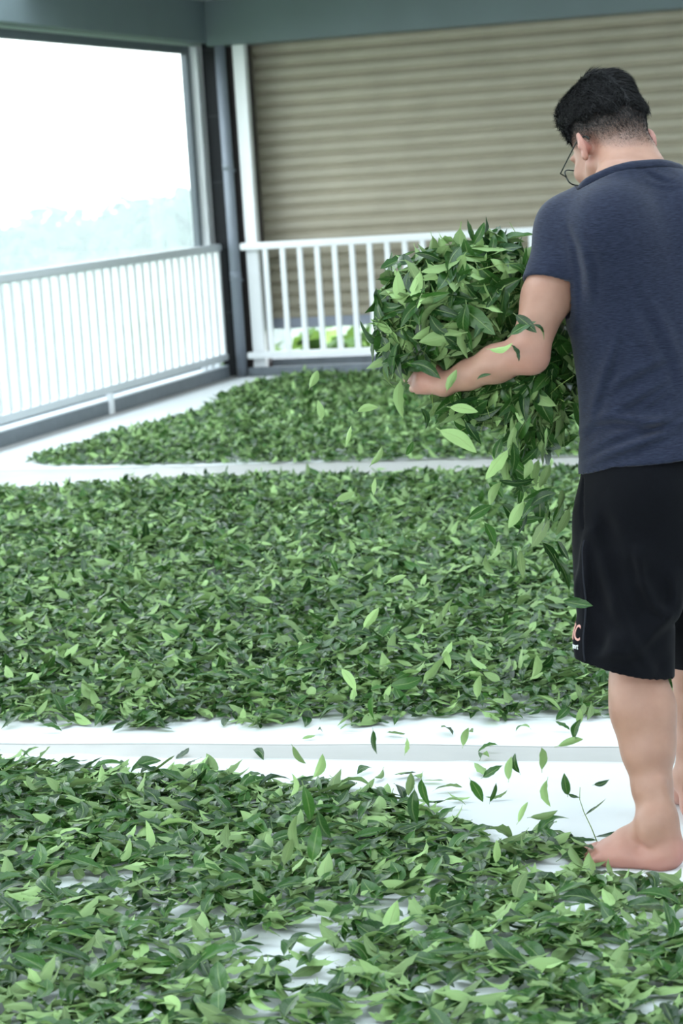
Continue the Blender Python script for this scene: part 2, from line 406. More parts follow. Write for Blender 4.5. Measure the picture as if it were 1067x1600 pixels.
#@@LEAVES
# ------------------------------------------------------------------ tea leaves
def leaf_template(r_, rows=8, cols=5, length=1.0):
    W = r_.uniform(.135, .215); fold = math.radians(r_.uniform(6, 48)); bend = r_.uniform(-.5, 1.25)
    twist = r_.uniform(-.9, .9); wav = r_.uniform(.0, .10); wf = r_.uniform(2, 4); side = r_.uniform(-.12, .12)
    vs = np.linspace(0, 1, rows); us = np.linspace(-1, 1, cols)
    w = W*np.sin(math.pi*vs**.86)**.85*(1-.25*np.clip(vs-.75, 0, 1)*4*.5) + .006; w[-1] = .002
    ang = bend*(vs-.5); ds = np.gradient(vs)
    cx = np.cumsum(np.cos(ang)*ds); cz = -np.cumsum(np.sin(ang)*ds); cx -= cx[0]; cz -= cz[0]
    P = []; LV = []
    for i, v in enumerate(vs):
        tw = twist*v
        for u in us:
            y = u*w[i]*math.cos(fold*(1-.5*v)); zl = abs(u)*w[i]*math.sin(fold*(1-.5*v)) + wav*u*u*w[i]*2*math.sin(wf*2*math.pi*v+u)
            y2 = y*math.cos(tw)-zl*math.sin(tw); z2 = y*math.sin(tw)+zl*math.cos(tw)
            P.append((cx[i]-math.sin(ang[i])*z2*-.0 , y2+side*math.sin(math.pi*v), cz[i]+z2)); LV.append((u, v, 0))
    n0 = 0
    idx = np.arange(rows*cols).reshape(rows, cols)
    Q = np.stack([idx[:-1, :-1], idx[1:, :-1], idx[1:, 1:], idx[:-1, 1:]], -1).reshape(-1, 4)
    # stalk: two crossed slivers
    b = len(P); a0 = math.sin(-.15*bend)
    for (x, hw) in ((-.11, .011), (.02, .012)):
        P += [(x, -hw, -.06*bend*(x < 0)), (x, hw, -.06*bend*(x < 0))]; LV += [(0, 0, 0)]*2
    Q = np.concatenate([Q, [[b, b+2, b+3, b+1]]])
    return np.array(P, float)*length, Q, np.array(LV, float)
def leaf_set(n, seed, rows, cols):
    r_ = np.random.default_rng(seed); return [leaf_template(r_, rows, cols) for _ in range(n)]
LEAF_HI = leaf_set(28, 21, 9, 5)
LEAF_MID = leaf_set(28, 21, 6, 3)
LEAF_LO = leaf_set(28, 21, 4, 3)

def rotz(a): c, s = np.cos(a), np.sin(a); z = np.zeros_like(a); o = z+1; return np.stack([np.stack([c, -s, z], -1), np.stack([s, c, z], -1), np.stack([z, z, o], -1)], -2)
def rotx(a): c, s = np.cos(a), np.sin(a); z = np.zeros_like(a); o = z+1; return np.stack([np.stack([o, z, z], -1), np.stack([z, c, -s], -1), np.stack([z, s, c], -1)], -2)
def roty(a): c, s = np.cos(a), np.sin(a); z = np.zeros_like(a); o = z+1; return np.stack([np.stack([c, z, s], -1), np.stack([z, o, z], -1), np.stack([-s, z, c], -1)], -2)

class Leaves:       # a table of leaves: variant, position, rotation, size, tint
    def __init__(s, var, pos, rot, size, tint): s.var, s.pos, s.rot, s.size, s.tint = var, pos, rot, size, tint
    def take(s, m): return Leaves(s.var[m], s.pos[m], s.rot[m], s.size[m], s.tint[m])
    def verts(s, T):
        out = {}
        for k in range(len(T)):
            m = np.where(s.var == k)[0]
            if len(m): out[k] = (m, np.einsum('nij,vj->nvi', s.rot[m], T[k][0])*s.size[m][:, None, None] + s.pos[m][:, None, :])
        return out
    def lift(s, T, zmin):
        for k, (m, V) in s.verts(T).items():
            low = V[:, :, 2].min(1); s.pos[m, 2] += np.maximum(0, zmin-low)
    def mesh(s, name, T):
        Vs, Qs, Ts, Ls, n = [], [], [], [], 0
        for k, (m, V) in s.verts(T).items():
            nv = V.shape[1]
            Vs.append(V.reshape(-1, 3)); Qs.append((T[k][1][None]+(np.arange(len(m))*nv)[:, None, None]+n).reshape(-1, 4))
            Ts.append(np.repeat(s.tint[m], nv)); Ls.append(np.tile(T[k][2], (len(m), 1))); n += len(m)*nv
        return np_mesh(name, np.concatenate(Vs), np.concatenate(Qs), {'tint': ('FLOAT', np.concatenate(Ts)), 'lv': ('FLOAT_VECTOR', np.concatenate(Ls))})

def random_leaves(pos, r_, tilt=.42, flip=.42, size=(.055, .088)):
    n = len(pos)
    yaw = r_.uniform(0, 2*math.pi, n); tl = np.clip(r_.normal(0, tilt, n), -1.35, 1.35); ro = r_.normal(0, tilt*1.1, n) + math.pi*(r_.random(n) < flip)
    rot = rotz(yaw) @ roty(tl) @ rotx(ro)
    return Leaves(r_.integers(0, 28, n), pos.copy(), rot, r_.uniform(size[0], size[1], n)*np.where(r_.random(n) < .1, .7, 1), np.clip(r_.beta(1.3, 1.5, n), 0, 1))

def poly_dist(P, poly):           # signed distance to a polygon, positive inside
    poly = np.asarray(poly, float); n = len(poly); d = np.full(len(P), 1e9); ins = np.zeros(len(P), bool)
    for i in range(n):
        a, b = poly[i], poly[(i+1) % n]; e = b-a; w = P-a
        t = np.clip((w@e)/(e@e), 0, 1); d = np.minimum(d, np.hypot(*(w-t[:, None]*e).T))
        c = ((a[1] > P[:, 1]) != (b[1] > P[:, 1])) & (P[:, 0] < (b[0]-a[0])*(P[:, 1]-a[1])/(b[1]-a[1]+1e-12)+a[0]); ins ^= c
    return np.where(ins, d, -d)
def lump(P, r_, scale, n=24):     # smooth random field about 0..1
    k = r_.normal(0, scale, (n, 2)); ph = r_.uniform(0, 6.28, n)
    return np.clip(.5+np.cos(P@k.T+ph).sum(1)/math.sqrt(n)*.5, 0, 1)

def bed_points(poly, dens, hmax, r_, edge=.10, margin=330, tall=.35):
    poly = np.array([p[:2] for p in poly]); lo, hi = poly.min(0), poly.max(0)
    N = int(dens*np.prod(hi-lo)); P = r_.uniform(lo, hi, (N, 2))
    px, py, dp = project(np.column_stack([P, np.zeros(N)]))
    keep = (px > -margin) & (px < 1067+margin) & (py < 1600+margin*1.2) & (dp > 1)
    P = P[keep]; d = poly_dist(P, poly) + .05*(lump(P, r_, 14)-.5) + .03*(lump(P, r_, 40)-.5)
    keep = (d > 0) & (r_.random(len(P)) < np.clip(d/.035+.25, 0, 1)); P = P[keep]; d = d[keep]
    h = hmax*(1-np.exp(-d/edge))*(.75+.5*lump(P, r_, 9))
    z = .006 + h*r_.random(len(P))**tall
    return np.column_stack([P, z]), d

L1 = [ground(x, y) for x, y in [(-420, 1165), (0, 1192), (60, 1199), (130, 1208), (210, 1216), (290, 1212), (345, 1216), (420, 1232), (500, 1228), (560, 1238), (625, 1262), (690, 1290), (745, 1322), (790, 1322), (830, 1300), (880, 1304), (925, 1330), (955, 1376), (1010, 1384), (1067, 1392), (1250, 1400), (1500, 2150), (-500, 2100)]]
L2 = [ground(x, y) for x, y in [(-420, 1115), (0, 1128), (45, 1136), (80, 1124), (110, 1140), (150, 1130), (215, 1146), (270, 1132), (340, 1124), (400, 1142), (455, 1130), (520, 1124), (590, 1136), (650, 1128), (700, 1120), (780, 1130), (850, 1124), (905, 1134), (960, 1122), (1067, 1116), (1400, 1110), (1250, 735), (1067, 738), (900, 743), (760, 746), (600, 752), (460, 757), (300, 758), (200, 764), (100, 770), (0, 775), (-300, 785)]]
L3 = [ground(x, y) for x, y in [(34, 727), (120, 702), (175, 686), (230, 672), (300, 650), (360, 628), (345, 620), (372, 612), (400, 602), (450, 596), (520, 593), (600, 592), (760, 588), (1067, 578), (1250, 574), (1300, 702), (1067, 709), (910, 714), (760, 717), (560, 722), (400, 725), (200, 728)]]
r1, r2, r3 = np.random.default_rng(101), np.random.default_rng(102), np.random.default_rng(103)
GAPS = [(125, 1396, 52, 13), (495, 1432, 40, 12), (435, 1490, 58, 15), (415, 1512, 24, 10), (480, 1550, 34, 9), (240, 1506, 30, 11), (650, 1426, 46, 12), (585, 1448, 26, 9), (865, 1372, 40, 14), (915, 1424, 46, 15),
        (1010, 1430, 40, 9), (875, 1522, 54, 17), (745, 1556, 62, 13), (672, 1556, 26, 9), (1048, 1452, 30, 11), (1015, 1578, 40, 10), (690, 1388, 40, 8), (300, 1440, 22, 7), (640, 1362, 28, 7), (60, 1462, 20, 6), (955, 1488, 34, 9), (1000, 1528, 24, 8), (330, 1560, 24, 8), (800, 1452, 30, 8)]
P1, D1 = bed_points(L1, 2050, .034, r1, edge=.12, tall=.5)
px, py, dp = project(P1*np.array([1, 1, 0]))
keep = np.ones(len(P1), bool)
for gx, gy, ga, gb in GAPS:
    q = ((px-gx)/(ga*1.12))**2 + ((py-gy)/(gb*1.35))**2; keep &= (q > 1+.5*(r1.random(len(P1))-.5)) | (r1.random(len(P1)) < .04)
thin = lump(P1[:, :2], r1, 11); keep &= r1.random(len(P1)) < np.where(py > 1400, .58+.38*thin, 1.0)
# the man's left foot stands in the bed: keep its print free
FOOT = [ground(x, y)[:2] for x, y in [(1082, 1362), (1040, 1374), (940, 1358), (905, 1340), (960, 1318), (1060, 1325)]]
keep &= poly_dist(P1[:, :2], FOOT) < -.004
P1 = P1[keep]
B1 = random_leaves(P1, r1, tilt=.21, flip=.50, size=(.060, .098)); B1.lift(LEAF_HI, .008)
P2, D2 = bed_points(L2, 2500, .075, r2, edge=.16, tall=.33)
B2 = random_leaves(P2, r2, tilt=.30, flip=.5, size=(.052, .086)); B2.lift(LEAF_MID, .008)
P3, D3 = bed_points(L3, 1900, .075, r3, edge=.16, tall=.33)
B3 = random_leaves(P3, r3, tilt=.34, flip=.5, size=(.055, .09)); B3.lift(LEAF_LO, .008)

# leaves lifted out as objects: the nearest ones on top of the front bed
px, py, dp = project(B1.pos)
vis = (px > 8) & (px < 1060) & (py > 1230) & (py < 1592)
order = np.argsort(-(B1.pos[:, 2]*38 - dp*1.0 + r1.normal(0, .12, len(dp)))*vis + 1e6*~vis)
own = order[:138]; rest = np.ones(len(dp), bool); rest[own] = False
BED_ONE_TOP = B1.take(own); B1s = B1.take(rest)
tag(link('tea_leaf_bed', B1s.mesh('tea_leaf_bed', LEAF_HI), M['leaf']), 'thin patchy front bed of tea leaves with white cloth showing through, nearest the camera', 'leaves', kind='stuff')
tag(link('tea_leaf_bed', B2.mesh('tea_leaf_bed', LEAF_MID), M['leaf']), 'large thick middle bed of tea leaves between the two bare floor strips', 'leaves', kind='stuff')
tag(link('tea_leaf_bed', B3.mesh('tea_leaf_bed', LEAF_LO), M['leaf']), 'farthest bed of tea leaves reaching to the back railing', 'leaves', kind='stuff')

# single leaves share one mesh per variant and tint step
_leaf_me = {}
def single_mesh(var, tint):
    k = (int(var), int(tint*5.99))
    if k not in _leaf_me:
        P, Q, LVv = LEAF_HI[k[0]]
        me = np_mesh('tea_leaf', P, Q, {'tint': ('FLOAT', np.full(len(P), (k[1]+.5)/6)), 'lv': ('FLOAT_VECTOR', LVv)})
        me.materials.append(M['leaf']); _leaf_me[k] = me
    return _leaf_me[k]
def mat_from(rot, pos, size):
    m = Matrix.Identity(4)
    for i in range(3):
        for j in range(3): m[i][j] = rot[i][j]*size
        m[i][3] = pos[i]
    return m
def leaf_objects(L, label, group, name='tea_leaf'):
    out = []
    for i in range(len(L.var)):
        o = bpy.data.objects.new(name, single_mesh(L.var[i], L.tint[i])); COL.objects.link(o)
        o.matrix_world = mat_from(L.rot[i], L.pos[i], L.size[i]); tag(o, label, 'leaf', group); out.append(o)
    return out
leaf_objects(BED_ONE_TOP, 'green tea leaf lying on top of the front bed nearest the camera', 'leaves on top of the front bed')

# strays on the sheets and the bare floor strips
rs = np.random.default_rng(55)
def flat(pxs, zlift=.010, tilt=.16, size=(.055, .078)):
    P = np.array([ground(x, y, zlift) for x, y in pxs]); L = random_leaves(P, rs, tilt, .35, size); L.lift(LEAF_HI, zlift); return L
leaf_objects(flat([(134, 1179), (397, 1181), (275, 1186), (751, 1193), (778, 1176)], .003), 'stray tea leaf lying on the bare grey floor strip before the middle bed', 'strays on the near floor strip')
leaf_objects(flat([(62, 1182), (52, 1190), (190, 1204), (35, 1178), (599, 1211), (581, 1202), (616, 1214), (660, 1212), (693, 1222), (760, 1211), (793, 1245), (700, 1250), (728, 1262), (905, 1312), (18, 1200), (680, 1236)]), 'stray tea leaf lying on the back margin of the front white sheet', 'strays on the front sheet margin')
leaf_objects(flat([(499, 1141), (493, 1152), (605, 1145), (728, 1152), (828, 1141), (690, 1140), (66, 1143), (230, 1139), (560, 1140), (890, 1142)]), 'stray tea leaf lying on the front margin of the middle white sheet', 'strays on the middle sheet front margin')
leaf_objects(flat([(438, 737), (604, 734), (210, 742)], .008), 'stray tea leaf lying between the middle bed and the farthest bed', 'strays before the farthest bed')

# a sprig: stem with several leaves and a bud
def rot_from_dir(d, up=(0, 0, 1)):
    d = np.asarray(d, float); d /= np.linalg.norm(d); up = np.asarray(up, float)
    y = np.cross(up, d); y /= np.linalg.norm(y)+1e-9; return np.stack([d, y, np.cross(d, y)], -1)
def sprig(base, pts, leaves, label, group=None, width=.0013):
    r = tag(empty('tea_sprig', base), label, 'sprig', group)
    base = np.asarray(base, float)
    part('stem', MB().tube([base+np.array(p) for p in pts], [width*(1-.5*i/len(pts)) for i in range(len(pts))], 7).me(), M['stem'], r, True)
    for (t, d, s, var, tint) in leaves:
        i = min(int(t*(len(pts)-1)), len(pts)-2); q = t*(len(pts)-1)-i
        p = np.array(pts[i])*(1-q)+np.array(pts[i+1])*q
        o = bpy.data.objects.new('leaf', single_mesh(var, tint)); COL.objects.link(o); o.parent = r
        o.matrix_local = mat_from(rot_from_dir(d), p, s)
    return r
g = ground(934, 1326); V_ = lambda *a: a
sprig((g[0], g[1], .012), [(0, 0, 0), (-.012, .0, .035), (-.028, .004, .070), (-.036, .005, .098), (-.034, .006, .125)],
      [(.45, (.35, .1, .25), .060, 3, .1), (.78, (-.8, .1, .2), .028, 8, .3), (.1, (.8, .1, .15), .070, 5, .05), (.05, (-.6, -.4, .15), .066, 11, .4)],
      'tea sprig with a bare curling stem standing up beside the bare left foot')

#@@BUNDLE
# ------------------------------------------------------------------ the armful
rb = np.random.default_rng(77)
AW = np.array([-.169, .986, 0.]); UR = np.array([.986, .169, 0.]); UP = np.array([0, 0, 1.])   # away from / across the camera at the man
def blob(px, py, depth, ru, rw, rz): return at(px, py, depth), np.array([ru, rw, rz])
BLOBS = [(*blob(700, 488, 5.10, .165, .15, .165), 560), (*blob(775, 460, 5.12, .125, .14, .135), 360), (*blob(640, 530, 5.10, .075, .10, .105), 200), (*blob(800, 610, 5.12, .13, .11, .085), 300), (*blob(868, 560, 5.14, .06, .10, .13), 170), (*blob(838, 655, 5.12, .07, .08, .075), 110), (*blob(730, 625, 5.12, .08, .09, .05), 110)]
pos, rot, outn = [], [], []
for c, rad, n in BLOBS:
    d = rb.normal(0, 1, (n, 3)); d[:, 1] -= .55; d /= np.linalg.norm(d, axis=1)[:, None]
    rr = np.clip(rb.beta(5, 1.4, n), .3, 1)
    for i in range(n):
        off = d[i]*rad*rr[i]; p = c + UR*off[0]+AW*off[1]+UP*off[2]
        nrm = d[i]/rad; nrm = UR*nrm[0]+AW*nrm[1]+UP*nrm[2]; nrm /= np.linalg.norm(nrm)
        nj = nrm + rb.normal(0, .42, 3); nj /= np.linalg.norm(nj)
        a = rb.normal(0, 1, 3) + np.array([0, 0, -.55]) + nrm*.15; x = a-nj*(a@nj); x /= np.linalg.norm(x)
        if rb.random() < .45: nj = -nj
        y = np.cross(nj, x); pos.append(p - x*.03); rot.append(np.stack([x, y, nj], -1)); outn.append((-(nrm@AW))*rr[i] + .25*nrm[2])
pos, rot, outn = np.array(pos), np.array(rot), np.array(outn)
BU = Leaves(rb.integers(0, 28, len(pos)), pos, rot, rb.uniform(.060, .108, len(pos)), np.clip(rb.beta(1.2, 1.6, len(pos)), 0, 1))
#@@ARMCLEAR

#@@PERSON
# ------------------------------------------------------------------ the man
class Field:        # a signed distance grid built up from simple shapes with soft joins
    def __init__(s, lo, hi, vox):
        s.lo = np.array(lo, float); s.vox = vox; s.n = np.ceil((np.array(hi)-s.lo)/vox).astype(int)+1
        s.a = np.full(s.n, .2, np.float32)
    def region(s, lo, hi):
        i0 = np.clip(np.floor((np.asarray(lo)-s.lo)/s.vox).astype(int), 0, s.n); i1 = np.clip(np.ceil((np.asarray(hi)-s.lo)/s.vox).astype(int)+1, 0, s.n)
        sl = tuple(slice(a, b) for a, b in zip(i0, i1))
        ax = [(s.lo[k]+s.vox*np.arange(i0[k], i1[k])).astype(np.float32) for k in range(3)]
        return sl, ax[0][:, None, None], ax[1][None, :, None], ax[2][None, None, :]
    def _mix(s, sl, d, k, op):
        A = s.a[sl]
        if A.size == 0: return
        if op == 'add':
            if k > 0: h = np.maximum(k-np.abs(A-d), 0)/k; s.a[sl] = np.minimum(A, d)-h*h*k*.25
            else: s.a[sl] = np.minimum(A, d)
        else:
            if k > 0: h = np.maximum(k-np.abs(A+d), 0)/k; s.a[sl] = np.maximum(A, -d)+h*h*k*.25
            else: s.a[sl] = np.maximum(A, -d)
    def cone(s, a, b, ra, rb, k=.02, op='add'):
        a, b = np.asarray(a, float), np.asarray(b, float); m = max(ra, rb)+k+.035
        sl, X, Y, Z = s.region(np.minimum(a, b)-m, np.maximum(a, b)+m); e = b-a; L2 = e@e+1e-12
        t = np.clip(((X-a[0])*e[0]+(Y-a[1])*e[1]+(Z-a[2])*e[2])/L2, 0, 1)
        d = np.sqrt((X-a[0]-t*e[0])**2+(Y-a[1]-t*e[1])**2+(Z-a[2]-t*e[2])**2) - (ra+(rb-ra)*t)
        s._mix(sl, d, k, op)
    def chain(s, pts, rads, k=.02, op='add'):
        for i in range(len(pts)-1): s.cone(pts[i], pts[i+1], rads[i], rads[i+1], k, op)
    def ell(s, c, r, axes=None, k=.02, op='add'):
        c = np.asarray(c, float); r = np.asarray(r, float); m = r.max()+k+.035
        ax = np.eye(3) if axes is None else np.asarray(axes, float)
        sl, X, Y, Z = s.region(c-m, c+m); q = [((X-c[0])*a[0]+(Y-c[1])*a[1]+(Z-c[2])*a[2]) for a in ax]
        k0 = np.sqrt((q[0]/r[0])**2+(q[1]/r[1])**2+(q[2]/r[2])**2); k1 = np.sqrt((q[0]/r[0]**2)**2+(q[1]/r[1]**2)**2+(q[2]/r[2]**2)**2)+1e-9
        s._mix(sl, k0*(k0-1)/k1, k, op)
    def loft(s, keys, frame, k=.03, grow=0., ex=2.3):     # keys: z, centre l, centre f, half width l, half width f
        K = np.array(keys, float); O, L, F = frame; m = K[:, 3:].max()+.15
        sl, X, Y, Z = s.region([O[0]-m, O[1]-m, K[0, 0]-.05], [O[0]+m, O[1]+m, K[-1, 0]+.05])
        z = Z.ravel(); it = lambda j: smooth_interp(z, K[:, 0], K[:, j])[None, None, :]
        dx, dy = X-O[0], Y-O[1]
        l = dx*L[0]+dy*L[1]-it(1); f = dx*F[0]+dy*F[1]-it(2); a = it(3)+grow; b = it(4)+grow
        r = (np.abs(l/a)**ex+np.abs(f/b)**ex)**(1/ex)+1e-6; rho = np.sqrt(l*l+f*f)
        d = np.where(r > .05, rho*(1-1/r), -b); d = np.maximum(d, np.maximum(K[0, 0]-Z, Z-K[-1, 0])); s._mix(sl, d.astype(np.float32), k, 'add')
    def plane_cut(s, p, n, lo=None, hi=None, rad=None, keep=None):   # removes the side the normal points to, within a radius of the axis
        n = np.asarray(n, float)/np.linalg.norm(n); sl, X, Y, Z = s.region(s.lo if lo is None else lo, s.lo+s.n*s.vox if hi is None else hi)
        d = ((X-p[0])*n[0]+(Y-p[1])*n[1]+(Z-p[2])*n[2])
        if rad: d = np.minimum(d, rad-np.sqrt(np.maximum((X-p[0])**2+(Y-p[1])**2+(Z-p[2])**2-d*d, 0)))
        if keep is not None: d = np.minimum(d, keep[sl]-.004)
        s.a[sl] = np.maximum(s.a[sl], d)
    def folds(s, lines, zlo, zhi, gain=1.):                        # soft ridges with a trough beside them, laid across the cloth
        sl, X, Y, Z = s.region([s.lo[0], s.lo[1], zlo], [9, 9, zhi]); sh_ = np.broadcast_shapes(X.shape, Y.shape, Z.shape)
        A = s.a[sl]; near = np.where(np.abs(A) < .035); P = np.stack([np.broadcast_to(q, sh_)[near] for q in (X, Y, Z)], -1).astype(float)
        px, py, _ = project(P); D = np.zeros(len(P))
        for pts, w, amp in lines:
            pts = np.array(pts, float); n = len(pts)-1; best = np.full(len(P), 1e9); sd = np.zeros(len(P)); tt = np.zeros(len(P))
            for i in range(n):
                a, b = pts[i], pts[i+1]; e = b-a; q0, q1 = px-a[0], py-a[1]; t = np.clip((q0*e[0]+q1*e[1])/(e@e), 0, 1)
                d = np.hypot(q0-t*e[0], q1-t*e[1]); cr = np.sign(e[0]*q1-e[1]*q0); m = d < best; best[m] = d[m]; sd[m] = (d*cr)[m]; tt[m] = ((i+t)/n)[m]
            fade = np.sin(math.pi*np.clip(.08+.84*tt, 0, 1)); ww = w*(.6+.4*fade)
            D += amp*gain*fade*(np.exp(-(sd/ww)**2)-.75*np.exp(-((sd-1.7*ww)/ww)**2)*(amp > 0))
        A[near] -= D.astype(np.float32); s.a[sl] = A
    def shell(s, t): s.a = np.maximum(s.a, -(s.a+t))
    def sample(s, P):
        q = np.clip((np.asarray(P)-s.lo)/s.vox, 0, s.n-1.001); i = q.astype(int); f = q-i; r = 0
        for dx in (0, 1):
            for dy in (0, 1):
                for dz in (0, 1):
                    w = np.abs(1-dx-f[..., 0])*np.abs(1-dy-f[..., 1])*np.abs(1-dz-f[..., 2]); r = r+w*s.a[i[..., 0]+dx, i[..., 1]+dy, i[..., 2]+dz]
        return r
    def grad(s, P, e=.004):
        P = np.asarray(P, float); g = np.stack([s.sample(P+e*v)-s.sample(P-e*v) for v in np.eye(3)], -1); return g/(np.linalg.norm(g, axis=-1, keepdims=True)+1e-9)
    def hit(s, px, py, d0=4.6, d1=5.7):                   # where the line of sight meets the surface
        t = np.arange(d0, d1, .002); P = CAM+ray(px, py)[None]*t[:, None]; v = s.sample(P); w = np.where(v < 0)[0]
        return P[w[0]] if len(w) else None
    def blur(s, n=1):
        for _ in range(n):
            for ax in range(3): 
                a = s.a; s.a = a*.5+.25*(np.roll(a, 1, ax)+np.roll(a, -1, ax))
    def mesh(s, name, iso=0.):
        g = openvdb.FloatGrid(); g.background = .2
        g.copyFromArray(np.ascontiguousarray(s.a)); pts, tri, quad = (lambda r: r if len(r) == 3 else (r[0], np.zeros((0, 3), int), r[1]))(g.convertToPolygons(iso, 0.0))
        V = np.asarray(pts, float)*s.vox+s.lo; Q = np.asarray(quad)
        c = V[Q]; nrm = np.cross(c[:, 2]-c[:, 0], c[:, 3]-c[:, 1]); cen = c.mean(1)
        if (np.einsum('ij,ij->i', nrm, s.grad(cen)) > 0).mean() < .5: Q = Q[:, ::-1]
        return V, Q
def smooth_interp(z, zk, vk):      # monotone-ish cubic through keys
    t = np.gradient(vk, zk); i = np.clip(np.searchsorted(zk, z)-1, 0, len(zk)-2); h = zk[i+1]-zk[i]; u = np.clip((z-zk[i])/h, 0, 1)
    return (vk[i]*(2*u**3-3*u**2+1)+h*t[i]*(u**3-2*u**2+u)+vk[i+1]*(-2*u**3+3*u**2)+h*t[i+1]*(u**3-u**2)).astype(np.float32)

PHI = math.radians(35)             # he faces away from the camera and to the left
FW = -math.sin(PHI)*UR + math.cos(PHI)*AW; LF = -math.cos(PHI)*UR - math.sin(PHI)*AW
O = at(1024, 770, 5.05); O[2] = 0
def B(l, f, z): return O + LF*l + FW*f + UP*z
FR = (O, LF, FW)
# joints
sh_l = at(889, 358, 4.985); el_l = at(825, 550, 4.93); wr_l = at(694, 600, 5.045)
sh_r = B(-.185, .035, 1.385); el_r = B(-.235, .17, 1.12); wr_r = B(-.075, .36, 1.07)
HE = at(957, 229, 5.085); TH = math.radians(31); PH2 = math.radians(36)
fh0 = -math.sin(PH2)*UR+math.cos(PH2)*AW; lh = -math.cos(PH2)*UR-math.sin(PH2)*AW
fh = fh0*math.cos(TH)-UP*math.sin(TH); uh = UP*math.cos(TH)+fh0*math.sin(TH)
HA = np.stack([lh, fh, uh])
def Hd(l, f, u): return HE+lh*l+fh*f+uh*u
knee_l = at(992, 1012, 4.985); knee_r = at(1098, 985, 5.24)
heel_l = ground(1066, 1361); dir_l = ground(905, 1344)-heel_l; dir_l[2] = 0; dir_l /= np.linalg.norm(dir_l)
heel_r = ground(1092, 1290); dir_r = AW*math.cos(.16)-UR*math.sin(.16)

BO = Field([-1.52, 4.52, -.01], [-.40, 5.62, 1.74], .0042)
def foot(heel, t, side):           # side: horizontal unit vector towards the little toe
    q = lambda a, b, z: heel+t*a+side*b+UP*z
    BO.ell(q(.036, 0, .034), (.036, .029, .034), np.stack([t, side, UP]), .01)
    BO.cone(q(.040, 0, .040), q(.055, 0, .105), .030, .034, .02)
    BO.cone(q(.058, -.004, .098), q(.130, -.010, .050), .034, .026, .025)
    BO.cone(q(.130, -.010, .048), q(.178, -.018, .026), .028, .024, .02)
    BO.cone(q(.045, .012, .024), q(.160, .026, .020), .023, .019, .02)
    BO.cone(q(.125, .012, .034), q(.180, .008, .022), .026, .020, .02)
    for (b, a0, a1, r) in ((-.034, .185, .232, .0145), (-.011, .188, .228, .0105), (.008, .184, .219, .0098), (.025, .176, .207, .0092), (.040, .164, .192, .009)):
        BO.chain([q(a0, b*.85, .022), q((a0+a1)/2, b, .019), q(a1, b, .0125)], [r*1.05, r, r*.95], .006)
    BO.ell(q(.062, .033, .080), (.014, .010, .017), np.stack([t, side, UP]), .018)
    BO.ell(q(.066, -.034, .090), (.014, .010, .017), np.stack([t, side, UP]), .018)
    BO.cone(q(.020, 0, .05), q(.040, 0, .19), .011, .011, .045)          # heel tendon
    return q(.054, 0, .105)
side_l = np.cross(UP, dir_l); side_l = side_l if side_l@AW < 0 else -side_l
an_l = foot(heel_l, dir_l, side_l)
side_r = np.cross(dir_r, UP); an_r = foot(heel_r, dir_r, side_r)
# legs
def leg(hip, knee, ankle, back, pts, rads):
    BO.chain([hip, (hip*.55+knee*.45), knee], [.084, .068, .050], .03)
    BO.chain(pts, rads, .02)
hip_l, hip_r = B(.082, 0, .80), B(-.082, .01, .80)
lp = [knee_l, at(997, 1062, 4.98), at(1005, 1105, 4.972), at(1012, 1172, 4.963), at(1019, 1232, 4.952), at(1026, 1275, 4.947), an_l]
leg(hip_l, knee_l, an_l, None, lp, [.051, .0560, .0625, .054, .0405, .0355, .035])
BO.ell(at(1020, 1122, 4.955), (.037, .036, .075), None, .04); BO.ell(at(984, 1098, 4.955), (.034, .04, .075), None, .04)
kr = lambda t: knee_r*(1-t)+an_r*t
leg(hip_r, knee_r, an_r, None, [knee_r, kr(.25)-AW*.018, kr(.5)-AW*.01, kr(.8), an_r], [.056, .063, .053, .038, .035])
# torso under the shirt, kept well inside it
TOR = [(.84, 0, -.005, .150, .105), (.95, 0, 0, .142, .100), (1.06, 0, .004, .140, .098), (1.18, 0, .012, .155, .104), (1.30, 0, .018, .160, .100), (1.38, 0, .026, .145, .085), (1.44, 0, .036, .10, .062), (1.48, 0, .045, .055, .05)]
BO.loft(TOR, FR, .03)
BO.ell(B(0, -.01, .84), (.145, .102, .13), np.stack([LF, FW, UP]), .04)
for s_ in (1, -1): BO.cone(B(.03*s_, .03, 1.455), B(.11*s_, .03, 1.375), .040, .040, .04)
# arms
BO.chain([B(.11, .03, 1.365), sh_l-UP*.004, sh_l*.45+el_l*.55, el_l], [.036, .043, .0485, .0405], .03)
BO.chain([B(-.15, .02, 1.385), sh_r, sh_r*.5+el_r*.5, el_r], [.045, .052, .047, .040], .03)
def forearm(e, w, up):
    m = e*.62+w*.38; BO.chain([e, m+up*.001, e*.3+w*.7, w], [.0400, .0385, .0300, .0240], .02)
forearm(el_l, wr_l, UP); forearm(el_r, wr_r, UP)
BO.ell(el_l-UP*.018+UR*.012, (.022, .02, .022), None, .03)
BO.ell(at(694, 609, 5.03), (.011, .011, .011), None, .015)
def hand(w, knuckles, rows, thumb):
    for kx in knuckles: BO.cone(w, kx, .0195, .0118, .014)
    mid = np.mean(knuckles, 0); BO.ell(w*.45+mid*.55, (.028, .024, .024), None, .015)
    for ch, r in rows: BO.chain(ch, [r*1.1, r, r*.95, r*.82], .004)
    BO.chain(thumb, [.015, .0125, .0105, .0085], .008)
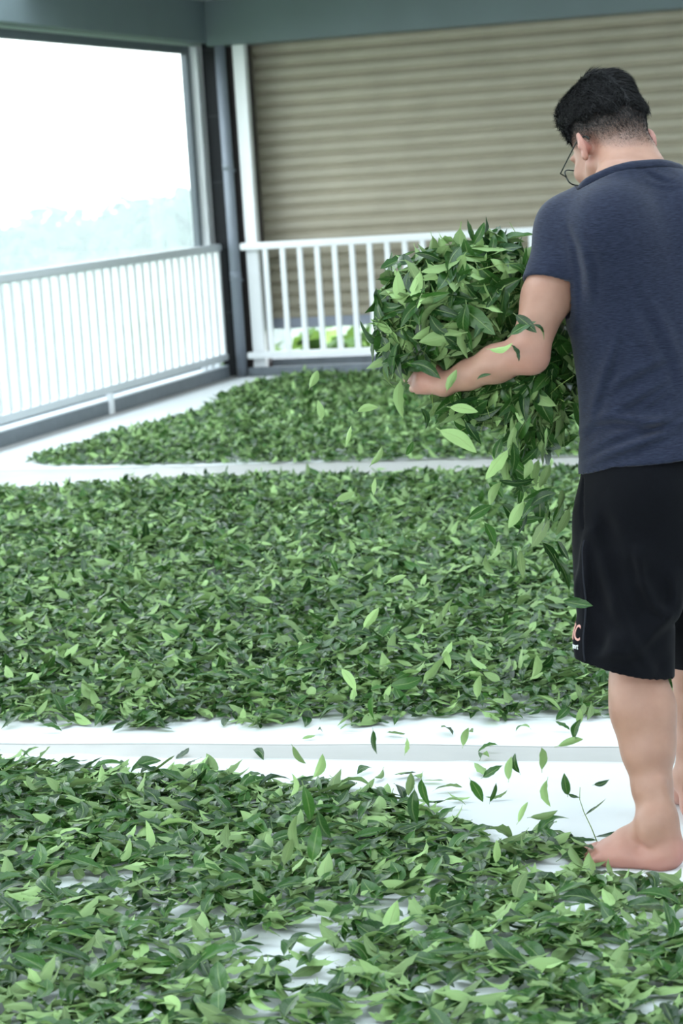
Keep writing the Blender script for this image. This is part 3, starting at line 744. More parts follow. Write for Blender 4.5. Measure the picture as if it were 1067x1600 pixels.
# left hand: back towards the camera, fingers going away round the armful
def fing(k, d1, d2, d3, s): p1 = k+d1*.040*s; p2 = p1+d2*.026*s; return [k, p1, p2, p2+d3*.019*s]
nz1 = lambda v: v/np.linalg.norm(v)
K = [at(655, 571, 5.10), at(647, 583, 5.108), at(646, 596, 5.103), at(653, 608, 5.090)]
d1 = nz1(-UR*.42+AW*.85+UP*.18); d2 = nz1(UR*.25+AW*.93+UP*.2); d3 = nz1(UR*.8+AW*.55+UP*.15)
hand(wr_l, K, [(fing(k, d1+UP*.12*(1-i), d2, d3, s), r) for i, (k, s, r) in enumerate(zip(K, (1, 1.1, 1.02, .82), (.0088, .009, .0086, .0076)))],
     [wr_l*.7+K[0]*.3+UP*.012, at(668, 562, 5.09), at(655, 549, 5.115), at(650, 540, 5.135)])
# right hand, on the far side of the armful
K2 = [wr_r+FW*.045+LF*.075+UP*(.030-.021*i) for i in range(4)]
e1 = nz1(LF*.9-FW*.2); e2 = nz1(LF*.75-FW*.65); e3 = nz1(LF*.3-FW*.9)
hand(wr_r, K2, [(fing(k, e1, e2, e3, s), r) for k, s, r in zip(K2, (1, 1.1, 1.02, .82), (.0088, .009, .0086, .0076))], [wr_r+LF*.02+UP*.015, wr_r+LF*.05+UP*.045+FW*.01, wr_r+LF*.075+UP*.062-FW*.005, wr_r+LF*.09+UP*.068-FW*.02])
# neck and head
BO.chain([B(0, .03, 1.435), Hd(0, -.022, -.045), Hd(0, -.012, .01)], [.056, .056, .056], .03)
for s_ in (1, -1): BO.cone(B(.042*s_, .01, 1.44), Hd(.026*s_, -.042, -.04), .033, .032, .03)
BO.ell(Hd(0, -.004, .056), (.0745, .094, .084), HA, .01); BO.ell(Hd(0, -.036, .028), (.066, .060, .066), HA, .02)
BO.ell(Hd(0, .052, -.012), (.0615, .046, .074), HA, .02); BO.ell(Hd(0, .046, -.066), (.050, .046, .036), HA, .025)
for s_ in (1, -1):
    BO.cone(Hd(.058*s_, .012, -.036), Hd(.030*s_, .066, -.083), .018, .017, .025)      # jaw line
    BO.ell(Hd(.044*s_, .072, -.022), (.022, .018, .020), HA, .02)                     # cheekbone
    BO.ell(Hd(.031*s_, .098, .012), (.016, .012, .011), HA, .012, 'sub'); BO.ell(Hd(.031*s_, .086, .010), (.013, .012, .012), HA, .005)
    BO.cone(Hd(.012*s_, .096, .027), Hd(.048*s_, .084, .026), .007, .006, .012)
    BO.ell(Hd(.012*s_, .104, -.031), (.009, .009, .007), HA, .008)
    # ear: dished shell standing off the skull
    ea = nz1(lh*s_*.88+fh*.47); tl = nz1(uh-fh*.22); eb2 = nz1(np.cross(tl, ea)); EA = np.stack([ea, eb2, tl])
    ec = Hd(.0900*s_, -.014, -.002)
    BO.ell(ec, (.0075, .0185, .0315), EA, .004)
    BO.ell(ec+ea*.0065*1, (.0052, .0120, .0215), EA, .004, 'sub')
    BO.ell(ec-tl*.024-eb2*.0*1, (.0065, .009, .010), EA, .006)
    BO.cone(Hd(.068*s_, -.004, -.004), ec-ea*.002, .012, .011, .008)
BO.chain([Hd(0, .094, .014), Hd(0, .112, -.024)], [.008, .0105], .012)
BO.ell(Hd(0, .094, -.053), (.023, .008, .006), HA, .008); BO.ell(Hd(0, .092, -.063), (.019, .008, .0065), HA, .008); BO.ell(Hd(0, .085, -.087), (.018, .016, .014), HA, .015)
BV, BQ = BO.mesh('body')
hl = (BV-HE)@HA.T              # head coordinates of every vertex
hairlo = np.interp(hl[:, 1], [-.10, -.085, -.03, 0, .03, .05, .07], [-.072, -.066, -.022, .018, .004, .03, .085])
hairhi = np.interp(hl[:, 1], [-.1, -.05, 0, .05, .1], [.018, .030, .050, .075, .11]) - .0*hl[:, 0]
st = np.clip((hl[:, 2]-hairlo)/(hairhi-hairlo+1e-6), 0, 1); st = st**.75*.95
st[(hl[:, 1] > .082) | (np.abs(hl[:, 0]) > .0765) | (np.linalg.norm(hl, axis=1) > .22)] = 0
pk = np.zeros(len(BV))
for c, r in [(ec, .05), (Hd(.0815, -.012, -.002), .05)]: pk = np.maximum(pk, .8*np.exp(-(np.linalg.norm(BV-c, axis=1)/(r*.6))**2))
pk[np.abs(hl[:, 0]) < .070] *= .35
pk = np.maximum(pk, .55*np.clip(1-BV[:, 2]/.09, 0, 1)*(BV[:, 2] < .2)); pk = np.maximum(pk, .75*np.exp(-(np.linalg.norm(BV-(heel_l+UP*.03), axis=1)/.04)**2))
pk = np.maximum(pk, .5*np.exp(-(np.linalg.norm(BV-(el_l-UP*.02), axis=1)/.045)**2)); pk = np.maximum(pk, .35*np.exp(-(np.linalg.norm(BV-at(665, 590, 5.06), axis=1)/.05)**2))
man = tag(empty('person', tuple(O)), 'man in navy t-shirt and black shorts, seen from behind, hugging an armful of leaves', 'person')
body = part('body', np_mesh('body', BV, BQ, {'pink': ('FLOAT', pk), 'stubble': ('FLOAT', st)}), M['skin'], man)

# ---- t-shirt
TS = Field([-1.30, 4.60, .80], [-.42, 5.40, 1.60], .0040)
TSK = [(.78, .0, -.022, .180, .160), (.87, 0, -.018, .173, .148), (.95, 0, -.004, .163, .128), (1.04, 0, .002, .163, .125), (1.14, 0, .008, .172, .126), (1.25, 0, .014, .182, .126), (1.34, 0, .022, .176, .116), (1.41, 0, .032, .136, .092), (1.455, 0, .040, .090, .073), (1.50, 0, .048, .064, .062), (1.56, 0, .055, .058, .058)]
TS.loft(TSK, FR, .03)
TORSO = TS.a.copy()
for s_, sh in ((1, sh_l), (-1, sh_r)):
    TS.cone(B(.045*s_, .020, 1.430), sh+UP*.002, .050, .060, .05); TS.cone(B(.10*s_, .0, 1.36), sh, .066, .060, .05)
    TS.ell(B(.095*s_, -.035, 1.33), (.085, .065, .10), np.stack([LF, FW, UP]), .06)
def sleeve(sh, el, r0, r1):
    e = nz1(el-sh); TS.cone(sh, sh+e*.20, r0, r1, .035); return e
ax_l = sleeve(sh_l, el_l, .061, .0625); ax_r = sleeve(sh_r, el_r, .068, .064)
# creases: ridges and valleys laid along the cloth
def crease(pts, r, depth, op='add', k=.024):
    P = [TS.hit(x, y) for x, y in pts]
    if any(p is None for p in P): return
    P = np.array(P); N = TS.grad(P)
    r *= 1.25; n = len(P); rr = [r*math.sin(math.pi*(.12+.76*i/max(1, n-1)))for i in range(n)]
    for i in range(n-1): TS.cone(P[i]+N[i]*(depth-rr[i] if op == 'add' else rr[i]-depth), P[i+1]+N[i+1]*(depth-rr[i+1] if op == 'add' else rr[i+1]-depth), rr[i], rr[i+1], k, op)
RG = [([(914, 668), (935, 655), (965, 652), (1000, 658), (1040, 664), (1064, 662)], .018, .005), ([(916, 700), (940, 688), (975, 676), (1010, 664), (1045, 655)], .015, .004),
      ([(918, 716), (950, 712), (990, 703), (1030, 688), (1064, 672)], .016, .0045), ([(948, 640), (985, 622), (1020, 604), (1045, 590)], .015, .004),
      ([(940, 612), (968, 590), (1000, 566), (1035, 552)], .014, .0038), ([(1005, 650), (1020, 630), (1042, 610)], .011, .003), ([(1020, 470), (1038, 500), (1058, 535)], .018, .004),
      ([(925, 600), (933, 560), (950, 530)], .016, .004), ([(1010, 262), (1035, 275), (1058, 284)], .010, .002), ([(985, 480), (1000, 520), (1020, 560)], .017, .003)]
VG = [([(918, 682), (945, 668), (985, 664), (1020, 655), (1060, 648)], .013, .005), ([(918, 708), (950, 700), (985, 690), (1025, 677), (1064, 660)], .012, .005), ([(945, 652), (975, 640), (1010, 622)], .012, .004),
      ([(944, 627), (975, 604), (1010, 580), (1040, 566)], .012, .004), ([(908, 660), (916, 640), (925, 610)], .014, .006), ([(1030, 468), (1048, 500), (1064, 530)], .014, .004)]
TS.blur(1)
TS.folds([([(908, 676), (928, 657), (960, 651), (1000, 657), (1040, 660), (1075, 656)], 8, .0075), ([(910, 710), (938, 692), (975, 676), (1012, 664), (1050, 648), (1075, 638)], 7, .005), ([(912, 728), (955, 707), (1000, 691), (1040, 675), (1080, 657)], 8, .0065),
          ([(940, 648), (975, 632), (1010, 612), (1040, 594)], 7, .0045), ([(938, 618), (970, 593), (1005, 574), (1045, 558)], 8, .0045), ([(922, 650), (936, 605), (952, 560), (965, 520)], 8, .005), ([(1000, 640), (1018, 626), (1045, 606)], 5, .0035),
          ([(1000, 450), (1032, 500), (1055, 550), (1066, 600)], 10, .004), ([(985, 480), (1000, 520), (1020, 565)], 9, .003), ([(908, 470), (907, 425), (899, 385), (884, 350)], 6, -.005), ([(925, 470), (918, 420), (908, 380)], 8, .004),
          ([(1008, 262), (1035, 276), (1062, 284)], 5, .0025), ([(1012, 284), (1040, 290), (1070, 292)], 4, .002)], .80, 1.56, 1.7)
TS.blur(1)
# stitched hem and cuffs stand a little proud
hem_p = at(1000, 722, 4.93); hem_q = B(.15, .0, .838)
sl, X, Y, Z = TS.region(TS.lo, TS.lo+TS.n*TS.vox)
hz = hem_p[2] + .04*((X-hem_p[0])*UR[0]+(Y-hem_p[1])*UR[1])
hz = hz - .022*np.clip((-((X-hem_p[0])*UR[0]+(Y-hem_p[1])*UR[1])-.055)/.07, 0, 1.2)
TS.a -= .0013*np.clip(1-np.abs(Z-hz-.008)/.010, 0, 1)
TSO = Field([0, 0, 0], [.1, .1, .1], .05); TSO.lo, TSO.vox, TSO.n, TSO.a = TS.lo, TS.vox, TS.n, TS.a.copy()
TS.shell(.0095)
TS.a = np.maximum(TS.a, hz-Z).astype(np.float32)
cut = sh_l+ax_l*.132; nrm = nz1(ax_l*.96+UR*.08); lo = cut-.14; hi = cut+.14
TS.plane_cut(cut, nrm, cut-[.13, .13, .17], cut+[.10, .12, .05], .10, TORSO)
cutr = sh_r+ax_r*.146; TS.plane_cut(cutr, ax_r, cutr-[.10, .10, .12], cutr+[.10, .10, .08], .10, TORSO)
nk = B(0, -.035, 1.488); cn = nz1(UP*.88+FW*.47+LF*.10); TS.plane_cut(nk, cn, nk-[.3, .3, .2], nk+[.3, .3, .3], .165)
TV, TQ = TS.mesh('t_shirt'); tshirt = part('t_shirt', np_mesh('t_shirt', TV, TQ), M['shirt'], man)
# collar band
def ring_on(field, centre, axes, n, r0=.02, r1=.16, off=0.):
    out = []
    for k in range(n):
        w = 2*math.pi*k/n; d = axes[0]*math.cos(w)+axes[1]*math.sin(w); t = np.arange(r0, r1, .001); P = centre+d[None]*t[:, None]; v = field.sample(P)
        j = np.where(v > 0)[0]; out.append(P[min(j[0], 112)]+d*off if len(j) and j[0] > 0 else None)
    return out
c0 = B(0, .045, 1.46); c0 = c0-cn*((c0-nk)@cn)-cn*.004
ring = [p for p in ring_on(TSO, c0, (LF, nz1(np.cross(cn, LF))), 72, r0=.01, r1=.22) if p is not None]
if len(ring) > 40:
    ring = np.array(ring); ring = (np.roll(ring, 1, 0)+ring*2+np.roll(ring, -1, 0))/4; nr = len(ring)
    V = []; Q = []
    for p in ring:
        d = nz1(p-c0)
        for (a, b_) in ((.0010, -.008), (.0030, -.004), (.0030, .004), (.0010, .0105), (-.004, .011), (-.006, -.006)): V.append(p+d*a+cn*b_)
    for i in range(nr):
        for j in range(6): Q.append((i*6+j, ((i+1) % nr)*6+j, ((i+1) % nr)*6+(j+1) % 6, i*6+(j+1) % 6))
    o = part('collar', np_mesh('collar', np.array(V), np.array(Q)), M['shirt'], tshirt)

# ---- shorts
SH = Field([-1.25, 4.62, .33], [-.40, 5.55, 1.0], .0042)
SH.loft([(.60, 0, -.01, .186, .140), (.70, 0, -.012, .186, .146), (.78, 0, -.014, .178, .143), (.86, 0, -.008, .164, .126), (.93, 0, 0, .152, .112)], FR, .03)
hm_l = at(974, 1046, 4.972); hm_r = at(1112, 1030, 5.21)
for s_ in (1, -1): SH.ell(B(.075*s_, -.075, .80), (.085, .085, .095), np.stack([LF, FW, UP]), .05)
SH.cone(B(.083, -.005, .72), hm_l-UP*.05, .108, .106, .04); SH.cone(B(-.083, .0, .72), hm_r-UP*.05, .106, .100, .04)
def scr(pts, r, depth, op='add', k=.045):
    P = [SH.hit(x, y) for x, y in pts]
    if any(p is None for p in P): return
    P = np.array(P); N = SH.grad(P); n = len(P); r = r*1.6 if k > .01 else r; rr = [r*math.sin(math.pi*(.12+.76*i/max(1, n-1))) for i in range(n)]; sg = 1 if op == 'add' else -1
    for i in range(n-1): SH.cone(P[i]+N[i]*sg*(depth-rr[i]), P[i+1]+N[i+1]*sg*(depth-rr[i+1]), rr[i], rr[i+1], k, op)
for p, r, d_ in [([(930, 835), (945, 880), (962, 940), (985, 1000)], .020, .007), ([(998, 870), (1010, 920), (1030, 950), (1045, 958)], .018, .008), ([(916, 860), (914, 920), (912, 1000), (911, 1030)], .012, .0045), ([(1050, 905), (1053, 930), (1045, 955)], .012, .005), ([(960, 1020), (985, 1008), (1010, 1010)], .016, .004)]: scr(p, r, d_)
for p, r, d_ in [([(945, 830), (965, 900), (985, 960), (1010, 1010), (1035, 1040)], .018, .007), ([(1015, 900), (1030, 930), (1046, 942)], .014, .007), ([(925, 860), (928, 930), (930, 1000)], .014, .004)]: scr(p, r, d_, 'sub')
# drape of the cloth, slit of the side pocket
SH.blur(2)
SH.folds([([(928, 830), (942, 880), (962, 940), (990, 1000), (1020, 1045)], 11, .007), ([(995, 860), (1006, 910), (1022, 945), (1046, 962)], 9, .008), ([(1000, 1010), (1025, 985), (1045, 968)], 8, .004), ([(955, 780), (975, 850), (990, 930), (1015, 1000)], 14, .004),
          ([(918, 850), (914, 920), (913, 1000), (912, 1036)], 6, .004), ([(930, 1030), (965, 1018), (1000, 1022)], 8, .003), ([(1050, 895), (1054, 930), (1047, 955)], 6, .005)], .38, .86)
scr([(911, 750), (909, 790), (911, 825)], .006, .004, 'sub', .006)
SHO = Field([0, 0, 0], [.1, .1, .1], .05); SHO.lo, SHO.vox, SHO.n, SHO.a = SH.lo, SH.vox, SH.n, SH.a.copy()
SH.shell(.009)
hl0 = at(905, 1038, 4.90); hl1 = at(1038, 1057, 4.95); hb = nz1(np.cross(hl1-hl0, AW)); hb = hb if hb[2] < 0 else -hb
sl, X, Y, Z = SH.region(SH.lo, SH.lo+SH.n*SH.vox)
sd = (X-B(0, 0, 0)[0])*LF[0]+(Y-B(0, 0, 0)[1])*LF[1]
cl = (X-hl1[0])*hb[0]+(Y-hl1[1])*hb[1]+(Z-hl1[2])*hb[2]; hr = hm_r[2]-.004-Z
SH.a = np.maximum(SH.a, np.where(sd > -.004, cl, hr)); SH.a = np.maximum(SH.a, Z-.925).astype(np.float32)
SV, SQ = SH.mesh('shorts'); shorts = part('shorts', np_mesh('shorts', SV, SQ), M['shorts'], man)
# piping along the side seam, and the printed lettering beside it
def on_side(z, ang, off=.0):          # point on the left leg of the shorts at a height and a bearing round the leg
    c = (lambda t: B(.083, -.005, .72)*(1-t)+(hm_l-UP*.05)*t)(np.clip((.72-z)/(.72-hm_l[2]+.05), 0, 1)); c = np.array([c[0], c[1], z])
    d = -UR*math.cos(ang)-AW*math.sin(ang); t = np.arange(.05, .2, .0005); P = c+d[None]*t[:, None]; j = np.where(SHO.sample(P) < 0)[0]
    if not len(j): return P[60]
    return P[j[-1]]+d*off
pts = [on_side(z, .78, -.0005) for z in np.linspace(.45, .70, 30)]
part('side_seam', MB().tube(pts, .0022, 8).me(), M['seam'], shorts, True)
def text_patch(txt, size, z0, a_right, mat, name, shear=0.):
    cu = bpy.data.curves.new(name, 'FONT'); cu.body = txt; cu.size = size; cu.resolution_u = 3; cu.shear = shear
    to = bpy.data.objects.new(name, cu); COL.objects.link(to); dg = bpy.context.evaluated_depsgraph_get(); dg.update()
    me = bpy.data.meshes.new_from_object(to.evaluated_get(dg)); COL.objects.unlink(to); bpy.data.objects.remove(to)
    import bmesh
    bm = bmesh.new(); bm.from_mesh(me); bmesh.ops.triangulate(bm, faces=bm.faces[:])
    for _ in range(2): bmesh.ops.subdivide_edges(bm, edges=[e for e in bm.edges if e.calc_length() > size*.12], cuts=1)
    bmesh.ops.triangulate(bm, faces=bm.faces[:])
    ex = bmesh.ops.extrude_face_region(bm, geom=bm.faces[:]); top = set(v for v in ex['geom'] if isinstance(v, bmesh.types.BMVert))
    xm = max(v.co.x for v in bm.verts)
    for v in bm.verts:
        a = a_right-(xm-v.co.x)*.55/.105; p = on_side(z0+v.co.y, a, .0012 if v in top else -.001); v.co = Vector(p)
    bmesh.ops.recalc_face_normals(bm, faces=bm.faces[:])
    bm.to_mesh(me); bm.free(); o = part(name, me, mat, shorts); o['label'] = name.replace('_', ' '); return o
text_patch('NIC', .047, .492, .70, M['print_pink'], 'pink_lettering')
text_patch('sport', .018, .474, .66, M['print_white'], 'white_lettering', .3)

# ---- hair: longer mass on top, clipped sides as short strands
HR = Field(HE-np.array([.16, .16, .08]), HE+np.array([.16, .16, .24]), .003)
HR.ell(Hd(0, -.004, .060), (.0800, .098, .092), HA, .01); HR.ell(Hd(0, -.036, .030), (.073, .068, .072), HA, .02)
HR.ell(Hd(-.008, .0, .125), (.052, .062, .038), HA, .03); HR.ell(Hd(-.010, .0, .163), (.016, .028, .022), HA, .03); HR.ell(Hd(-.030, -.030, .118), (.040, .045, .040), HA, .03)
HR.ell(Hd(.02, .045, .115), (.045, .045, .035), HA, .03);
sl, X, Y, Z = HR.region(HR.lo, HR.lo+HR.n*HR.vox)
qd = [((X-HE[0])*a[0]+(Y-HE[1])*a[1]+(Z-HE[2])*a[2]) for a in HA]
bnd = np.interp(qd[1], [-.12, -.08, -.04, 0, .03, .055, .08, .10], [.012, .012, .030, .046, .030, .016, .085, .115]) - .12*np.clip(-qd[0], 0, .08) + .006*np.sin(qd[0]*90+qd[1]*60)
wave = .0003*np.sin(qd[0]*160+qd[1]*50+6*np.sin(qd[2]*30))+.0003*np.sin(qd[1]*190-qd[0]*70)
cutd = (bnd-qd[2])
thin_ = np.clip(cutd*-1/.035, 0, 1)           # thickness fades to the clipped edge
HR.a = HR.a + wave*np.clip((qd[2]-.06)/.05, 0, 1) + .026*(1-thin_)**1.2
HR.a = np.maximum(HR.a, cutd*.8).astype(np.float32)
HV, HQ = HR.mesh('hair'); hair = part('hair', np_mesh('hair', HV, HQ), M['hair'], man)
def strands(P, N, D, length, width, r_):
    n = len(P); side = np.cross(D, r_.normal(0, 1, (n, 3))); side /= np.linalg.norm(side, axis=1)[:, None]
    L = length[:, None]; a = P-N*.001; m = P+(N*.28+D*.7)*L*.5; e = P+(N*.2+D*.95)*L; w = width
    V = np.stack([a-side*w, a+side*w, m-side*w*.8, m+side*w*.8, e-side*w*.15, e+side*w*.15], 1).reshape(-1, 3)
    b = np.arange(n)[:, None]*6; Q = np.concatenate([b+[0, 1, 3, 2], b+[2, 3, 5, 4]], 0); return V, Q
rh = np.random.default_rng(5)
hq = (HV-HE)@HA.T; pick = np.where(hq[:, 2] > .035)[0]; pick = rh.choice(pick, 22000); P = HV[pick]+rh.normal(0, .001, (22000, 3)); N = HR.grad(P)
q = (P-HE)@HA.T; flow = np.stack([np.where(q[:, 0] < -.0, -.7, .35), -.55*np.ones(len(q)), -.35*np.ones(len(q))], 1)+rh.normal(0, .22, (len(q), 3))
D = flow@HA; D -= N*(D*N).sum(1)[:, None]; D /= np.linalg.norm(D, axis=1)[:, None]
V1, Q1 = strands(P, N, D, rh.uniform(.012, .030, len(P)), .0005, rh)
ok = np.where((st > .12) & (hl[:, 2] < .075) & (hl[:, 1] < .06))[0]; pick = rh.choice(ok, 18000, p=st[ok]**1.6/(st[ok]**1.6).sum()); P = BV[pick]+rh.normal(0, .0012, (len(pick), 3)); N = BO.grad(P)
D = np.tile(-uh*.9-fh*.35, (len(P), 1))+rh.normal(0, .25, (len(P), 3)); D -= N*(D*N).sum(1)[:, None]; D /= np.linalg.norm(D, axis=1)[:, None]
V2, Q2 = strands(P, N, D, .0018+.0050*st[pick]*rh.uniform(.6, 1.4, len(P)), .00027, rh)
part('hair_strands', np_mesh('hair_strands', V1, Q1), M['hair'], man); part('clipped_hair', np_mesh('clipped_hair', V2, Q2), M['hair'], man)

# ---- glasses
gl_root = empty('eyeglasses'); gl_root.parent = man
wo = Hd(0, .108, .006); gl_root.location = Vector(wo)-man.location
def rim(s_):
    c = Hd(.036*s_, .116, -.004); ax = nz1(lh*s_*.97-fh*.22); n = 40; out = []
    for k in range(n+1):
        w = 2*math.pi*k/n; ca, sa = math.cos(w), math.sin(w); ex = 3.2
        out.append(c+ax*(.027*math.copysign(abs(ca)**(2/ex), ca))+nz1(uh+fh*.05)*(.0205*math.copysign(abs(sa)**(2/ex), sa)))
    return c, out
for s_ in (1, -1):
    c, R_ = rim(s_); part('rim', MB().tube(R_, .0016, 8).me(), M['glassframe'], gl_root, True)
    lens = part('lens', MB().add([*R_[:-1]], [tuple(range(len(R_)-1))]).me(), M['glass'], gl_root)
    hinge = R_[0]; part('temple', MB().tube([hinge, Hd(.074*s_, .110, .006), Hd(.080*s_, .06, .012), Hd(.081*s_, .016, .021), Hd(.0795*s_, -.006, .024), Hd(.078*s_, -.024, .015), Hd(.0775*s_, -.030, .004)], [.0014, .0016, .0014, .0014, .0018, .0021, .0019], 8).me(), M['glassframe'], gl_root, True)
part('bridge', MB().tube([Hd(.010, .118, .004), Hd(0, .121, .008), Hd(-.010, .118, .004)], .0014, 8).me(), M['glassframe'], gl_root, True)

# ------------------------------------------------------------------ leaves round the arm, falling leaves
sd = np.min([BO.sample(BU.pos+BU.rot[:, :, 0]*BU.size[:, None]*t) for t in (.1, .5, .95)], 0)
sd2 = np.min([np.minimum(TS.sample(BU.pos+BU.rot[:, :, 0]*BU.size[:, None]*t), SH.sample(BU.pos+BU.rot[:, :, 0]*BU.size[:, None]*t)) for t in (.1, .5, .95)], 0)
inside = np.array([(((p-O)@LF)/.17)**2+(((p-O)@FW)/.13)**2 < 1 for p in BU.pos])
bx, by, bd = project(BU.pos+BU.rot[:, :, 0]*BU.size[:, None]*.5)
ARM = [(900, 440), (893, 500), (868, 560), (846, 592), (775, 606), (690, 624), (650, 614), (636, 585), (660, 584), (690, 580), (735, 560), (790, 545), (812, 500), (818, 440)]
onarm = poly_dist(np.column_stack([bx, by]), ARM) > -6
armz = np.interp(bx, [640, 694, 829, 880], [5.05, 5.03, 4.92, 4.94])
ok = (sd > .007) & (sd2 > .006) & ~inside & ~(onarm & (bd < armz+.02))
BU = BU.take(ok); outn = outn[ok]; bx, by = bx[ok], by[ok]
own = np.argsort(-outn)[:70]; rest = np.ones(len(outn), bool); rest[own] = False
tag(link('leaf_armful', BU.take(rest).mesh('leaf_armful', LEAF_HI), M['leaf']), 'big bushy armful of tea leaves hugged against the chest of the man', 'leaves', kind='stuff')
leaf_objects(BU.take(own), 'green tea leaf on the outside of the armful the man is hugging', 'leaves on the outside of the armful')
tag(link('leaf_stalks', (lambda: (lambda m: [m.tube([p, p+d*.5+np.array([0, 0, .004]), p+d], [.0011, .0010, .0007], 5) for p, d in zip(BU.pos[rb.integers(0, len(BU.pos), 110)], rb.normal(0, .045, (110, 3)))] and m)(MB()).me())(), M['stem'], smooth=True), 'thin pale green stalks sticking out among the armful of leaves', 'stalks', kind='stuff')

def look_leaf(px, py, depth, ang, face, length, tint, var, under=False):
    # a leaf hanging in the air: ang = direction of its long axis as seen, face = turn about that axis
    a = math.radians(ang); x = UR*math.cos(a)+UP*math.sin(a) + AW*rb.normal(0, .25); x /= np.linalg.norm(x)
    z = -AW*math.cos(math.radians(face))+np.cross(-AW, x)*math.sin(math.radians(face)); z = z-x*(z@x); z /= np.linalg.norm(z)
    if under: z = -z
    R3 = np.stack([x, np.cross(z, x), z], -1); c = at(px, py, depth)
    return (var, c-x*length*.5, R3, length, tint)
def table(rows): return Leaves(np.array([r[0] for r in rows]), np.array([r[1] for r in rows]), np.array([r[2] for r in rows]), np.array([r[3] for r in rows], float), np.array([r[4] for r in rows], float))
# in front of the arm
rows = [look_leaf(818, 512, 4.87, 205-180, 20, .062, .35, 4), look_leaf(822, 506, 4.865, -42, -10, .060, .15, 9), look_leaf(784, 541, 4.885, 10, 25, .054, .9, 14, True), look_leaf(706, 594, 4.97, 62, -35, .050, .6, 2, True), look_leaf(842, 520, 4.86, -55, 60, .045, .1, 17), look_leaf(805, 552, 4.875, -65, 55, .040, .1, 6), look_leaf(665, 580, 4.99, -28, 20, .075, .2, 12), look_leaf(757, 588, 4.90, 20, 50, .034, .3, 7)]
leaf_objects(table(rows), 'green tea leaf lying across the bare left forearm and elbow', 'leaves across the arm')
def scatter(label, group, spec):
    leaf_objects(table(spec), label, group)
# hanging below the armful
spec = [look_leaf(817, 648, 5.02, -72, 0, .068, .7, 3, True), look_leaf(716, 690, 4.98, -33, 10, .095, .8, 5, True), look_leaf(740, 678, 4.97, -58, 35, .062, .05, 8), look_leaf(628, 625, 5.02, -88, 30, .085, .6, 10, True), look_leaf(618, 560, 5.0, 75, 20, .08, .5, 11), look_leaf(725, 640, 5.0, -12, 10, .062, .85, 15, True), look_leaf(662, 655, 5.02, -80, 50, .05, .3, 18), look_leaf(778, 700, 5.05, 70, 20, .05, .6, 20), look_leaf(735, 360, 5.02, 103, 15, .055, .25, 1), look_leaf(748, 363, 5.02, 62, 25, .055, .6, 13), look_leaf(668, 402, 4.98, 160, 10, .065, .15, 19), look_leaf(605, 438, 5.06, 175, 30, .055, .5, 21), look_leaf(770, 380, 5.03, 80, 10, .045, .4, 22), look_leaf(820, 400, 5.0, 80, 40, .06, .5, 23), look_leaf(600, 515, 5.02, 140, 10, .06, .7, 24, True)]
scatter('green tea leaf sticking out of or hanging from the edge of the armful', 'leaves at the edge of the armful', spec)
spec = []
for i in range(62):
    y = 640+rb.beta(1.2, 1.6)*265; t = (y-640)/265; x = 826+rb.normal(0, 30-4*t)+t*-4
    spec.append(look_leaf(x, y, 5.06+rb.normal(0, .06), rb.normal(-85, 38), rb.uniform(-65, 65), rb.uniform(.052, .085), rb.random(), int(rb.integers(0, 28)), rb.random() < .5))
for (x, y, a, L) in [(750, 800, 25, .062), (765, 835, -70, .06), (800, 870, 85, .055), (775, 770, 60, .06), (765, 880, 110, .05), (880, 860, -60, .05), (872, 800, 60, .05)]:
    spec.append(look_leaf(x, y, 5.05, a, rb.uniform(-40, 40), L, rb.random(), int(rb.integers(0, 28)), rb.random() < .5))
scatter('green tea leaf in the dense stream falling beside the left hip', 'leaves falling beside the hip', spec)
spec = []
for (x, y, a, L, d) in [(490, 592, 60, .05, 5.3), (545, 680, 70, .05, 5.3), (588, 712, 55, .055, 5.2), (500, 640, 100, .045, 5.4), (575, 640, 10, .05, 5.3), (640, 700, 60, .04, 5.2), (585, 760, 80, .04, 5.2), (540, 775, 20, .045, 5.2), (580, 965, 50, .055, 5.0), (545, 1062, -55, .06, 5.0), (482, 1012, 20, .055, 5.1), (678, 1045, 50, .075, 4.9), (636, 1064, 10, .075, 4.9), (835, 1040, 75, .055, 4.95), (748, 1072, 80, .05, 5.0), (700, 950, 60, .05, 5.1), (620, 905, 20, .05, 5.1), (520, 880, 110, .045, 5.2), (700, 1030, 95, .05, 4.95), (795, 985, 40, .045, 5.0)]:
    spec.append(look_leaf(x, y, d, a, rb.uniform(-40, 40), L, rb.uniform(.3, 1), int(rb.integers(0, 28)), rb.random() < .5))
scatter('green tea leaf drifting through the air above the far half of the beds', 'leaves in the air above the middle bed', spec)
spec = []
